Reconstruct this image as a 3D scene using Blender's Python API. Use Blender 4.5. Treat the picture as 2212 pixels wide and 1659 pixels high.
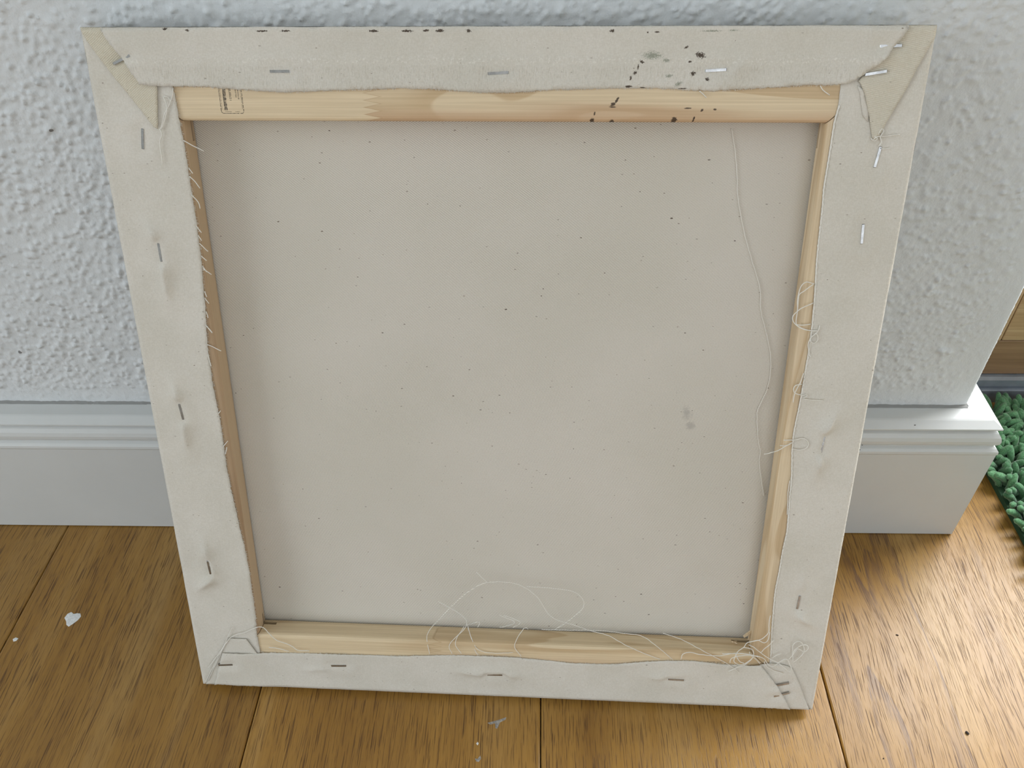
import bpy, bmesh, math, random
import numpy as np
from mathutils import Vector, Matrix, noise as mnoise
from mathutils.geometry import delaunay_2d_cdt

for ob in list(bpy.data.objects):
    bpy.data.objects.remove(ob, do_unlink=True)
scene = bpy.context.scene
COL = scene.collection
random.seed(7)
RNG = np.random.default_rng(11)

# ------------------------------------------------------------------ camera
cam_data = bpy.data.cameras.new('camera')
cam = bpy.data.objects.new('camera', cam_data)
COL.objects.link(cam)
cam_data.sensor_width = 36.0
cam_data.lens = 1750.4 / 2212.0 * 36.0
cam_data.clip_start = 0.01
cam.location = (0.0027, -0.4152, 0.5157)
cam.rotation_euler = (0.8331, 0.0209, 0.0282)
scene.camera = cam

# ------------------------------------------------------------------ world, daylight, exposure
world = bpy.data.worlds.new('overcast_sky')
scene.world = world
world.use_nodes = True
world.node_tree.nodes['Background'].inputs[0].default_value = (0.80, 0.88, 1.0, 1)
world.node_tree.nodes['Background'].inputs[1].default_value = 1.0

def area_light(name, loc, rot, sx, sy, watts, color, spread=180):
    d = bpy.data.lights.new(name, 'AREA')
    d.shape = 'RECTANGLE'; d.size = sx; d.size_y = sy
    d.energy = watts; d.color = color; d.spread = math.radians(spread)
    o = bpy.data.objects.new(name, d); COL.objects.link(o)
    o.location = loc; o.rotation_euler = rot
    return o
# daylight coming in through the glazed balcony door (right), and fill lamps at two windows added out of view
area_light('daylight_door', (0.80, 0.215, 0.595), (math.radians(90), 0, math.radians(180)), 0.78, 0.70, 22.0, (0.95, 0.98, 1.0))
area_light('added_fill_left', (-2.262, -1.25, 1.05), (math.radians(90), 0, math.radians(-90)), 1.5, 1.8, 17.0, (0.88, 0.96, 1.0))
area_light('added_fill_front', (0.75, -2.742, 1.05), (math.radians(90), 0, 0), 1.1, 1.8, 6.2, (0.92, 0.97, 1.0))

scene.view_settings.view_transform = 'Standard'
scene.view_settings.look = 'None'
scene.view_settings.gamma = 1.0
scene.view_settings.use_curve_mapping = False
scene.view_settings.exposure = 0.58
scene.cycles.max_bounces = 7
scene.cycles.diffuse_bounces = 4
scene.cycles.glossy_bounces = 3

# ------------------------------------------------------------------ measured outlines (millimetres on the canvas back)
TOP_FLAP = [(10.4,403.4),(12.8,397.2),(18.5,388.5),(19.4,387.1),(25.2,376.7),(33.4,375.9),(40.9,376.0),(56.0,375.7),(69.7,374.6),(83.5,373.9),(96.6,373.2),(115.7,373.9),(133.9,374.6),(157.8,375.1),(172.4,374.6),(185.8,373.6),(199.2,373.2),(212.6,373.6),(228.2,374.6),(250.2,375.1),(272.1,375.4),(283.0,375.0),(294.0,374.4),(302.7,374.2),(315.6,374.9),(326.3,375.6),(341.2,376.5),(358.2,377.0),(363.4,377.3),(370.8,381.6),(373.8,384.0),(377.0,386.0),(379.0,387.8),(382.1,392.9),(383.9,395.5),(386.0,399.0),(387.8,402.6)]
LEFT_EDGE = [(40.9,375.7),(41.4,367.7),(41.4,364.4),(42.2,350.3),(42.4,336.7),(42.3,326.5),(42.5,310.1),(42.4,300.1),(41.9,286.4),(41.0,275.5),(40.2,261.9),(39.3,252.1),(38.3,240.2),(37.8,220.2),(38.5,205.1),(38.9,192.5),(38.7,177.0),(38.5,163.8),(39.2,148.2),(40.2,134.4),(41.1,122.0),(42.3,109.0),(42.8,92.0),(42.6,74.4),(42.4,55.7),(41.5,40.9),(42.1,28.9)]
RIGHT_EDGE = [(361.4,376.7),(361.7,367.9),(360.6,360.3),(360.5,349.7),(360.3,339.7),(360.1,329.5),(360.7,320.3),(361.1,308.1),(361.7,293.9),(363.2,276.4),(364.1,261.2),(364.5,246.3),(364.1,231.5),(363.8,214.9),(363.4,206.8),(362.9,197.3),(363.4,184.9),(365.1,170.0),(365.7,157.1),(366.6,144.2),(367.2,132.7),(366.4,119.9),(366.2,103.8),(365.6,91.1),(366.2,76.8),(367.2,59.7),(368.9,40.0)]
BOTTOM_FLAP = [(8.0,-1.6),(12.3,13.2),(17.5,27.7),(39.9,28.0),(60.6,28.3),(83.7,29.1),(106.6,29.3),(129.1,29.4),(153.9,31.1),(174.4,32.1),(192.0,32.6),(209.3,32.3),(226.8,31.0),(244.4,29.6),(261.8,29.4),(274.7,30.4),(287.5,32.6),(304.6,34.5),(322.5,35.1),(340.0,33.4),(348.7,33.2),(357.3,33.5),(363.5,35.0),(371.4,25.0),(375.7,18.8),(381.2,9.7),(386.3,0.3)]
FOLD_TL = [(0.1,401.6),(10.4,403.4),(26.7,394.1),(31.8,383.7),(33.4,375.9),(31.9,366.6),(30.3,356.0),(28.5,356.9),(18.8,371.1),(8.0,387.1),(1.9,396.6)]
FOLD_TR = [(385.5,402.1),(387.9,402.5),(400.3,401.8),(400.5,397.6),(398.1,392.9),(395.2,386.4),(391.3,375.1),(387.5,366.3),(384.8,360.0),(382.7,354.5),(381.2,352.2),(379.2,353.4),(376.7,362.5),(372.9,372.6),(370.0,377.7),(369.0,378.6),(374.5,386.2),(379.8,393.1)]
FOLD_BR = [(363.5,35.0),(369.9,36.4),(376.2,35.8),(380.2,34.7),(383.4,33.0),(389.4,20.8),(394.5,8.5),(398.5,0.6),(386.3,0.3),(383.8,1.0),(371.6,20.1),(362.0,33.0)]
FOLD_BL = [(1.7,-1.1),(8.0,-2.0),(19.1,3.0),(30.7,19.1),(40.2,28.0),(34.5,39.3),(21.9,39.2),(18.3,33.0),(11.8,20.5),(5.6,8.1)]
TONGUE_TR = [(368.8,376.7),(370.8,372.6),(373.5,363.3),(376.4,360.4),(376.2,365.4),(372.6,374.7)]
STAPLES = [[(13.2,386.0),(22.7,390.0)],[(89.8,382.7),(100.3,382.7)],[(195.6,381.7),(206.0,382.3)],[(298.0,383.0),(308.2,383.6)],[(375.8,393.6),(386.3,393.9)],[(371.3,381.4),(381.3,383.0)],[(21.9,355.8),(20.4,346.1)],[(20.3,298.1),(20.4,288.1)],[(16.6,205.4),(17.5,195.2)],[(17.4,98.5),(18.0,88.5)],[(384.3,349.2),(383.1,339.4)],[(382.2,312.0),(382.9,302.0)],[(380.0,194.6),(379.5,184.5)],[(380.9,87.7),(380.5,77.8)],[(12.6,17.1),(23.0,18.0)],[(88.0,19.4),(98.5,19.9)],[(190.6,17.4),(200.9,17.6)],[(307.1,19.7),(317.1,19.5)],[(372.6,18.7),(382.9,21.9)],[(374.2,10.4),(383.9,14.0)]]
RIDGES = [([(15.7,309.1),(18.9,303.0),(21.5,296.4),(21.4,286.9),(21.2,276.7),(21.1,266.3)],1.3),([(15.3,218.6),(16.8,208.0),(17.5,195.5),(17.5,186.6),(17.2,176.0)],1.3),([(16.7,113.8),(18.6,102.7),(20.0,91.7),(17.4,84.7),(8.1,76.5)],1.5),([(384.3,208.5),(380.0,198.6),(378.5,189.4),(379.2,177.8),(379.1,169.0)],1.5),([(379.2,77.7),(384.7,71.1),(392.2,65.5)],1.3),([(380.6,106.4),(381.2,89.8)],0.5),([(67.4,14.5),(87.9,17.8),(101.8,18.6)],0.5),([(170.4,19.8),(187.0,18.8),(202.1,20.3),(214.1,16.4)],1.0),([(292.9,20.5),(306.9,22.0),(317.8,21.4)],0.7),([(306.4,380.7),(312.5,383.8),(317.4,387.8)],0.6),([(190.4,379.2),(200.6,380.0),(210.4,380.0)],0.6),([(17.4,343.2),(26.5,332.9),(39.2,328.3)],0.25),([(6.2,359.9),(19.9,356.7)],0.3)]
THREADS = [[(316.3,355.8,-16.4),(319.3,344.1,-16.4),(321.4,332.7,-16.4),(323.1,321.0,-16.4),(328.3,303.1,-16.4),(333.4,289.5,-16.4),(339.7,273.4,-16.4),(341.5,261.3,-16.4),(346.3,247.3,-16.4),(349.7,235.7,-16.4),(351.0,224.7,-16.4),(350.2,214.2,-16.4),(346.8,202.7,-16.4),(346.8,196.6,-16.4),(349.1,182.4,-16.4),(351.0,176.1,-16.4),(351.3,168.2,-16.4),(354.1,156.0,-16.4),(356.6,146.0,-16.4)],[(153.8,32.8,1.2),(152.5,45.8,-2.1),(160.6,53.8,-9.3),(169.5,63.9,-11.0),(178.5,73.3,-11.0),(190.7,80.8,-11.0),(208.8,80.6,-11.0),(221.8,71.7,-11.0),(231.5,56.3,-10.9),(246.9,51.1,-9.6),(257.7,49.5,-6.7),(267.9,49.1,-3.5),(278.2,45.6,0.3),(289.2,40.7,1.2),(300.8,35.9,1.2)],[(190.7,80.8,-11.0),(183.9,88.3,-11.0)],[(215.7,78.8,-11.0),(231.6,78.2,-11.0),(246.7,75.4,-11.0),(252.1,65.7,-11.0),(243.8,55.0,-10.6),(234.3,49.6,-6.8)],[(159.0,64.8,-11.0),(173.7,55.2,-10.4),(177.2,50.6,-5.5),(167.2,41.0,0.4),(168.4,33.6,1.2)],[(177.3,50.3,-8.7),(183.3,36.4,0.4),(185.5,33.9,1.2)],[(175.8,49.6,-6.7),(170.7,42.3,0.4),(174.5,33.9,1.2)],[(178.1,49.3,-5.9),(184.2,38.7,0.6),(193.8,35.6,1.2),(207.8,36.6,1.2)],[(178.3,50.0,-7.8),(185.2,51.3,-9.2),(184.6,49.4,-6.2)],[(198.3,55.8,-11.0),(208.0,51.8,-9.9),(202.9,49.9,-7.9),(198.6,49.6,-6.7)],[(200.9,56.0,-11.0),(211.5,52.0,-9.8),(207.3,49.7,-7.1)],[(217.0,49.4,-6.1),(214.4,50.9,-5.4),(208.6,41.4,-0.3),(213.0,33.6,1.2)],[(225.6,49.5,-6.4),(243.9,49.3,-7.0),(255.4,49.8,-7.1),(267.2,49.7,-6.9),(278.7,49.3,-5.8),(289.3,49.6,-3.4),(299.5,44.2,0.4),(308.5,36.2,1.2)],[(302.5,49.7,-7.1),(314.1,48.4,-3.1),(327.5,43.3,0.8),(342.6,34.7,1.2),(350.9,28.1,1.2)],[(313.7,36.6,1.3),(314.6,40.5,1.3),(318.5,42.5,1.3),(326.1,41.0,1.3),(337.3,40.6,1.3),(346.0,43.0,1.3),(354.9,42.5,1.3),(361.0,40.9,1.3)],[(364.4,74.2,3),(364.4,67.4,3),(364.9,61.6,3),(361.1,56.1,3),(356.2,54.3,3),(352.9,53.0,3),(350.8,49.1,3),(347.7,45.7,3),(346.5,41.3,3),(346.4,38.0,3),(348.8,35.9,3),(352.2,36.1,3),(356.1,39.6,3),(357.9,43.0,3),(357.0,47.3,3),(354.7,48.8,3),(351.2,49.2,3)],[(365.7,61.6,3),(365.3,56.3,3),(363.5,53.5,3),(359.9,55.0,3),(357.8,55.1,3),(354.6,53.6,3)],[(368.9,55.5,2.5),(366.8,51.7,2.5),(364.2,48.8,2.5),(362.4,45.5,2.5)],[(353.7,52.3,4),(357.3,50.3,4),(362.0,46.2,4),(367.6,42.1,4),(374.0,38.6,4),(380.3,32.9,4),(381.8,34.1,4),(380.4,38.4,4),(378.3,42.1,4),(376.1,42.0,4),(373.1,39.1,4)],[(344.0,29.2,2),(348.5,32.2,2),(353.8,35.3,2),(357.2,39.3,2),(358.1,42.7,2)],[(343.9,36.9,3.2),(344.0,39.7,3.2),(347.2,42.1,3.2),(353.5,43.5,3.2),(360.0,43.2,3.2),(364.5,41.3,3.2),(366.5,38.1,3.2),(370.3,35.5,3.2),(373.4,38.4,3.2),(377.3,40.8,3.2),(379.7,42.1,3.2),(381.5,44.9,3.2),(383.8,49.9,3.2),(388.3,47.9,3.2),(390.1,50.2,3.2),(389.4,52.8,3.2),(386.8,53.2,3.2),(382.6,49.8,3.2),(381.2,44.3,3.2)],[(382.5,40.0,2.6),(381.2,47.0,2.6),(381.1,52.4,2.6),(383.3,55.2,2.6),(385.9,54.3,2.6),(387.9,50.6,2.6),(387.9,46.3,2.6),(385.5,41.8,2.6),(382.4,38.9,2.6)],[(365.0,38.4,2.4),(367.1,34.7,2.4),(370.9,32.1,2.4),(374.5,30.6,2.4),(378.1,29.7,2.4)],[(369.4,41.2,2.2),(372.1,43.5,2.2),(374.9,45.3,2.2)],[(347.1,43.9,2.8),(348.4,40.1,2.8),(350.8,37.5,2.8),(352.6,37.0,2.8)],[(355.2,45.4,2.2),(355.9,43.3,2.2),(357.8,41.7,2.2),(360.6,39.1,2.2),(362.7,36.5,2.2)],[(338.4,44.2,3.4),(344.4,44.5,3.4),(351.2,44.9,3.4),(355.5,44.3,3.4),(362.6,42.5,3.4)],[(4.1,3.7,2.0),(9.6,14.7,2.0),(14.9,24.5,2.0),(20.2,35.1,2.0),(26.5,41.9,2.0),(34.5,45.1,2.0),(41.0,48.6,2.0),(45.7,50.0,2.0),(48.1,48.5,2.0),(51.0,44.0,2.0),(55.0,39.6,2.0),(63.0,36.3,2.0),(67.9,32.3,2.0),(75.4,32.2,2.0)],[(1.9,2.1,2.0),(10.9,18.6,2.0),(19.3,34.1,2.0),(23.0,41.8,2.0),(26.6,48.4,2.0)],[(5.7,14.5,2.0),(14.4,26.4,2.0),(22.0,37.1,2.0)],[(49.0,33.7,2.0),(55.0,33.1,2.0),(61.7,31.1,2.0)],[(42.2,350.3,0.9),(46.6,347.9,0.9),(51.7,345.3,0.9)],[(42.8,336.8,0.9),(44.6,334.1,0.9)],[(42.5,332.8,0.9),(45.2,330.0,0.9),(47.1,326.8,0.9)],[(42.1,323.4,0.9),(45.1,319.9,0.9),(45.6,316.4,0.9)],[(42.3,307.5,0.9),(44.4,303.9,0.9)],[(42.6,302.6,0.9),(43.8,299.6,0.9)],[(42.5,298.3,0.9),(45.0,295.4,0.9),(46.6,294.0,0.9)],[(42.4,291.5,0.9),(45.1,288.9,0.9)],[(42.3,286.1,0.9),(44.2,282.7,0.9)],[(42.3,284.7,0.9),(44.9,282.7,0.9),(46.6,281.5,0.9)],[(41.5,272.1,0.9),(42.1,269.0,0.9)],[(41.1,268.4,0.9),(42.7,265.2,0.9)],[(40.6,260.8,0.9),(41.1,257.2,0.9)],[(39.1,253.1,0.9),(42.2,248.8,0.9)],[(39.5,252.4,0.9),(42.2,248.4,0.9)],[(38.2,241.8,0.9),(42.5,239.8,0.9),(45.6,237.9,0.9)],[(37.9,235.9,0.9),(38.6,228.6,0.9)],[(38.7,199.6,0.9),(40.1,201.5,0.9)],[(38.5,178.5,0.9),(41.7,182.3,0.9)],[(39.2,173.7,0.9),(40.6,178.3,0.9)],[(41.2,375.0,1.6),(39.8,370.2,1.6),(35.2,363.2,1.6),(32.4,357.1,1.6),(31.2,355.5,1.6)],[(36.0,371.5,1.6),(38.2,370.7,1.6),(39.0,368.6,1.6)],[(35.7,371.2,1.6),(36.7,366.9,1.6),(35.2,361.5,1.6),(32.2,356.0,1.6)],[(31.5,355.5,1.6),(32.0,353.3,1.6),(30.3,349.9,1.6),(30.0,344.9,1.6),(29.8,338.7,1.6)],[(380.0,352.3,1.8),(381.4,353.7,1.8),(386.2,354.2,1.8),(391.8,354.9,1.8)],[(382.0,354.8,1.8),(382.9,357.4,1.8),(384.2,356.4,1.8),(383.0,353.7,1.8),(383.9,351.5,1.8),(382.9,349.4,1.8)],[(384.5,348.3,1.8),(386.7,348.3,1.8),(388.5,348.6,1.8)],[(351.7,376.7,1.8),(353.1,374.7,1.8),(356.7,372.4,1.8)],[(378.7,353.1,1.8),(380.3,351.8,1.8),(381.8,352.9,1.8),(380.2,353.9,1.8)],[(296.2,374.1,1.0),(298.2,372.7,1.0),(299.7,371.1,1.0)],[(362.2,281.5,1.6),(357.8,282.1,1.6),(355.7,279.5,1.6),(354.9,273.6,1.6),(355.6,268.3,1.6),(355.7,263.0,1.6),(356.5,259.0,1.6),(361.2,256.7,1.6),(367.6,256.1,1.6)],[(361.9,281.2,1.6),(357.8,277.6,1.6),(355.4,274.9,1.6),(355.8,267.0,1.6)],[(363.0,271.1,1.6),(358.9,269.0,1.6),(356.1,267.0,1.6),(353.9,264.3,1.6),(354.4,261.0,1.6),(358.0,257.7,1.6),(363.8,256.1,1.6),(367.7,255.8,1.6)],[(363.3,259.8,1.6),(359.0,259.0,1.6),(356.5,259.3,1.6)],[(368.1,259.2,1.6),(367.7,255.8,1.6),(364.4,252.3,1.6),(364.6,250.3,1.6),(366.7,249.3,1.6),(368.3,251.1,1.6),(367.6,253.8,1.6),(366.5,255.1,1.6)],[(364.4,252.3,1.6),(363.7,248.2,1.6),(365.0,242.7,1.6),(366.1,241.7,1.6)],[(363.6,232.2,1.6),(362.4,226.5,1.6),(360.3,220.0,1.6),(360.3,214.9,1.6)],[(363.5,225.8,1.6),(360.3,225.0,1.6),(359.3,222.8,1.6),(360.9,220.3,1.6),(365.0,219.3,1.6),(366.5,220.1,1.6),(367.0,218.7,1.6),(365.2,217.9,1.6)],[(365.3,217.2,1.6),(370.6,216.6,1.6),(376.5,216.4,1.6)],[(348.3,183.1,1.6),(354.1,184.8,1.6),(359.1,188.0,1.6),(363.4,191.1,1.6)],[(357.9,192.1,1.6),(363.3,192.3,1.6),(367.8,193.5,1.6),(370.6,192.5,1.6),(371.9,189.9,1.6),(370.6,187.2,1.6),(366.7,186.3,1.6),(363.3,187.0,1.6)],[(356.3,188.7,1.6),(359.7,188.8,1.6),(362.8,190.7,1.6)],[(364.9,166.4,0.9),(364.7,160.7,0.9),(365.4,153.3,0.9),(366.1,144.2,0.9)]]
ST_FLAP = [(253.9,400.3,2.29,1.5,0),(270.4,399.7,0.8,0.96,0),(274.6,399.8,2.29,0.84,0),(288.6,393.3,2.57,0.96,30),(295.3,389.8,5.15,2.7,-15),(290.7,387.0,1.6,0.96,0),(268.5,386.9,2.57,1.32,-20),(266.8,384.6,0.8,2.7,-5),(265.5,382.1,2.17,1.68,40),(263.6,379.8,1.03,2.4,-10),(262.7,376.1,4.0,1.08,0),(269.7,375.6,3.43,0.6,0),(292.5,381.8,2.86,2.04,0),(299.4,379.3,2.29,1.68,0),(288.2,375.2,4.58,0.6,0),(141.9,400.5,5.09,1.22,0),(158.0,400.5,5.46,1.38,0),(167.0,400.6,3.28,1.07,0),(173.6,400.6,4.37,1.68,0),(187.1,400.5,2.33,1.68,0),(254.2,400.3,1.89,1.68,0),(41.5,401.6,2.86,1.08,0),(52.1,401.0,2.0,1.08,0),(88.6,400.6,6.29,0.84,0),(99.7,400.6,5.15,0.96,0)]
ST_FLAP2 = [(281.3,380.8,3.43,1.44,10),(286.1,377.2,3.43,1.8,25),(273.1,389.7,8.58,3.6,0),(299.4,400.2,8.58,0.84,0),(309.3,400.4,4.0,0.72,0),(279.7,387.6,3.43,1.8,0)]
ST_BAR = [(257.7,370.0,1.03,3.0,-30),(255.9,368.1,2.29,1.44,20),(255.9,366.7,2.86,0.6,0),(246.1,360.4,1.95,2.64,0),(247.2,363.8,0.69,1.56,-10),(255.7,360.0,1.95,2.04,45),(278.5,357.8,6.87,0.84,0),(285.4,360.9,2.86,2.4,30),(283.1,359.0,3.43,1.32,15),(294.7,361.2,0.8,2.64,-15),(298.3,365.4,1.49,0.96,40),(291.6,366.3,2.86,0.6,0),(304.4,365.8,1.37,0.84,0),(289.2,358.7,2.29,0.72,0)]
ST_SHEET = [(306.8,198.7,4.6,6.76,10),(309.8,190.9,3.68,4.35,0)]
H = 402.0      # canvas height in mm
MM = 0.001

# ------------------------------------------------------------------ node helpers
class NT:
    def __init__(self, name):
        m = bpy.data.materials.new(name); m.use_nodes = True
        self.m = m; self.t = m.node_tree; self.n = self.t.nodes; self.l = self.t.links
        self.n.clear()
        self.out = self.n.new('ShaderNodeOutputMaterial')
        self.b = self.n.new('ShaderNodeBsdfPrincipled')
        self.l.new(self.b.outputs[0], self.out.inputs[0])
        self._co = None
    def co(self):
        if self._co is None:
            self._co = self.n.new('ShaderNodeTexCoord').outputs['Object']
        return self._co
    def put(self, sock, v):
        if isinstance(v, bpy.types.NodeSocket): self.l.new(v, sock)
        elif isinstance(v, (tuple, list)):
            sock.default_value = tuple(v) + ((1.0,) if len(v) == 3 and sock.type == 'RGBA' else ())
        else: sock.default_value = v
    def math(self, op, a, b=0.0, c=0.0, clamp=False):
        n = self.n.new('ShaderNodeMath'); n.operation = op; n.use_clamp = clamp
        for i, v in enumerate((a, b, c)): self.put(n.inputs[i], v)
        return n.outputs[0]
    def vmath(self, op, a, b=(0, 0, 0)):
        n = self.n.new('ShaderNodeVectorMath'); n.operation = op
        self.put(n.inputs[0], a); self.put(n.inputs[1], b)
        return n.outputs[0]
    def mapping(self, v, loc=(0, 0, 0), rot=(0, 0, 0), sc=(1, 1, 1), kind='POINT'):
        n = self.n.new('ShaderNodeMapping'); n.vector_type = kind
        self.put(n.inputs[0], v); n.inputs[1].default_value = loc
        n.inputs[2].default_value = rot; n.inputs[3].default_value = sc
        return n.outputs[0]
    def noise(self, v, scale=1.0, detail=2.0, rough=0.5, dist=0.0):
        n = self.n.new('ShaderNodeTexNoise'); self.put(n.inputs['Vector'], v)
        n.inputs['Scale'].default_value = scale; n.inputs['Detail'].default_value = detail
        n.inputs['Roughness'].default_value = rough; n.inputs['Distortion'].default_value = dist
        return n.outputs['Fac']
    def ramp(self, f, stops, interp='LINEAR'):
        n = self.n.new('ShaderNodeValToRGB'); self.put(n.inputs[0], f)
        e = n.color_ramp.elements; n.color_ramp.interpolation = interp
        while len(e) < len(stops): e.new(0.5)
        for el, (p, c) in zip(e, stops):
            el.position = p
            el.color = tuple(c) + (1,) if isinstance(c, (tuple, list)) else (c, c, c, 1)
        return n.outputs[0]
    def mix(self, f, a, b, mode='MIX'):
        n = self.n.new('ShaderNodeMix'); n.data_type = 'RGBA'; n.blend_type = mode
        self.put(n.inputs[0], f); self.put(n.inputs[6], a); self.put(n.inputs[7], b)
        return n.outputs[2]
    def sep(self, v):
        n = self.n.new('ShaderNodeSeparateXYZ'); self.put(n.inputs[0], v); return n.outputs
    def comb(self, x, y, z):
        n = self.n.new('ShaderNodeCombineXYZ')
        for i, v in enumerate((x, y, z)): self.put(n.inputs[i], v)
        return n.outputs[0]
    def sstep(self, v, a, b, lo=0.0, hi=1.0):
        n = self.n.new('ShaderNodeMapRange'); n.interpolation_type = 'SMOOTHSTEP'
        self.put(n.inputs[0], v)
        for i, k in zip((1, 2, 3, 4), (a, b, lo, hi)): n.inputs[i].default_value = k
        return n.outputs[0]
    def bump(self, h, strength=0.5, dist=0.001, prev=None):
        n = self.n.new('ShaderNodeBump'); n.inputs['Strength'].default_value = strength
        n.inputs['Distance'].default_value = dist; self.put(n.inputs['Height'], h)
        if prev is not None: self.l.new(prev, n.inputs['Normal'])
        return n.outputs[0]
    def attr(self, name):
        n = self.n.new('ShaderNodeAttribute'); n.attribute_type = 'OBJECT'; n.attribute_name = name
        return n.outputs['Fac']
    def voro(self, v, scale, feature='F1', rnd=1.0):
        n = self.n.new('ShaderNodeTexVoronoi'); n.feature = feature
        self.put(n.inputs['Vector'], v); n.inputs['Scale'].default_value = scale
        n.inputs['Randomness'].default_value = rnd
        return n
    def blots(self, ell):                       # soft union of small ellipses given in mm: (u, v, ru, rv, degrees)
        acc = None
        for (u, v, ru, rv, a) in ell:
            mp = self.mapping(self.co(), (u*MM, v*MM, 0), (0, 0, math.radians(a)), (ru*MM, rv*MM, 1), 'TEXTURE')
            g = self.n.new('ShaderNodeTexGradient'); g.gradient_type = 'SPHERICAL'
            self.l.new(mp, g.inputs[0])
            acc = g.outputs[1] if acc is None else self.math('MAXIMUM', acc, g.outputs[1])
        return acc
    def fin(self, color=None, rough=0.6, normal=None, spec=0.5, metal=0.0):
        if color is not None: self.put(self.b.inputs['Base Color'], color)
        self.put(self.b.inputs['Roughness'], rough)
        self.put(self.b.inputs['Specular IOR Level'], spec)
        self.put(self.b.inputs['Metallic'], metal)
        if normal is not None: self.l.new(normal, self.b.inputs['Normal'])
        return self.m

# ------------------------------------------------------------------ materials
CLOTH = (0.69, 0.655, 0.585)

def specks(t, col, scale, thr, dark):
    """small seed specks and pale slubs scattered over raw cotton"""
    warped = t.mapping(t.co(), rot=(0, 0, 0.12), sc=(0.5, 1.0, 0.05))
    v = t.voro(warped, scale)
    rnd = t.sep(v.outputs['Color'])
    rad = t.math('MULTIPLY', t.math('POWER', rnd[0], 2.2), thr)
    m = t.math('LESS_THAN', v.outputs['Distance'], rad)
    col = t.mix(t.math('MULTIPLY', m, t.math('MULTIPLY_ADD', rnd[1], 0.6, 0.3)), col, dark)
    return col

def mat_cloth(name, stains=False, selvedge=False, tone=(1, 1, 1), rib=False):
    t = NT(name)
    CLOTH = tuple(a*b for a, b in zip(globals()['CLOTH'], tone))
    n1 = t.noise(t.co(), 22, 3, 0.55)
    col = t.mix(t.sstep(n1, 0.3, 0.7), (CLOTH[0]*0.95, CLOTH[1]*0.95, CLOTH[2]*0.94), (CLOTH[0]*1.03, CLOTH[1]*1.03, CLOTH[2]*1.04))
    xyz = t.sep(t.co())
    fine = t.noise(t.mapping(t.co(), sc=(1.0, 0.35, 0.3)), 2600, 2, 0.6)
    fine2 = t.noise(t.mapping(t.co(), sc=(0.3, 1.0, 0.3)), 2600, 2, 0.6)
    weave = t.math('ADD', fine, fine2)
    col = t.mix(t.sstep(weave, 0.7, 1.35), t.mix(1.0, col, (0.90, 0.89, 0.87), 'MULTIPLY'), col)
    col = specks(t, col, 240, 0.085, (0.16, 0.12, 0.08))
    col = specks(t, col, 420, 0.11, (0.25, 0.20, 0.15))
    h = weave
    strength = 0.35
    if rib:                                     # coarse diagonal ribs of the selvedge folded over on itself
        p = t.mapping(t.co(), rot=(0, 0, math.radians(rib)))
        s = t.math('SINE', t.math('MULTIPLY', t.math('ADD', t.sep(p)[1], t.math('MULTIPLY', t.noise(t.co(), 120, 2), 0.0006)), 2*math.pi/0.0008))
        h = t.math('ADD', h, t.math('MULTIPLY', s, 0.7))
        col = t.mix(t.sstep(s, -1.0, 0.4), t.mix(1.0, col, (0.92, 0.91, 0.88), 'MULTIPLY'), col)
    if selvedge:                                # coarse ribbed selvedge band along the free edge of the top flap
        band = t.sstep(xyz[1], 0.3865, 0.3845)
        seam = t.math('MULTIPLY', t.sstep(xyz[1], 0.3845, 0.3870), t.sstep(xyz[1], 0.3905, 0.3880))
        rib = t.noise(t.mapping(t.co(), sc=(1.0, 0.22, 0.05)), 1500, 2, 0.6, 0.2)
        knot = t.noise(t.mapping(t.co(), sc=(1.0, 0.8, 0.1)), 900, 2, 0.6)
        h = t.math('ADD', h, t.math('MULTIPLY', t.math('MULTIPLY', rib, band), 5.0))
        h = t.math('ADD', h, t.math('MULTIPLY', t.math('MULTIPLY', knot, seam), 4.0))
        dk = t.math('MULTIPLY', band, t.sstep(rib, 0.5, 0.3))
        col = t.mix(t.math('MULTIPLY', dk, 0.30), col, t.mix(1.0, col, (0.66, 0.63, 0.58), 'MULTIPLY'))
        pale = t.math('MULTIPLY', seam, t.sstep(knot, 0.55, 0.65))
        col = t.mix(t.math('MULTIPLY', pale, 0.5), col, (0.80, 0.77, 0.70))
    if stains:
        s = t.blots(ST_FLAP)
        grit = t.noise(t.mapping(t.co(), sc=(1, 1, 0.1)), 1500, 3, 0.7)
        m = t.sstep(t.math('ADD', t.math('MULTIPLY', s, 0.75), grit), 0.86, 1.02)
        m = t.math('MULTIPLY', m, t.sstep(s, 0.0, 0.12))
        col = t.mix(t.math('MULTIPLY', m, 0.92), col, (0.055, 0.035, 0.022))
        s2 = t.blots(ST_FLAP2)
        m2 = t.math('MULTIPLY', t.sstep(t.math('ADD', t.math('MULTIPLY', s2, 0.6), grit), 0.70, 1.05), t.sstep(s2, 0.0, 0.2))
        col = t.mix(t.math('MULTIPLY', m2, 0.75), col, (0.20, 0.22, 0.16))
    nrm = t.bump(h, strength, 0.00025)
    return t.fin(col, 0.9, nrm, 0.15)

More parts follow.
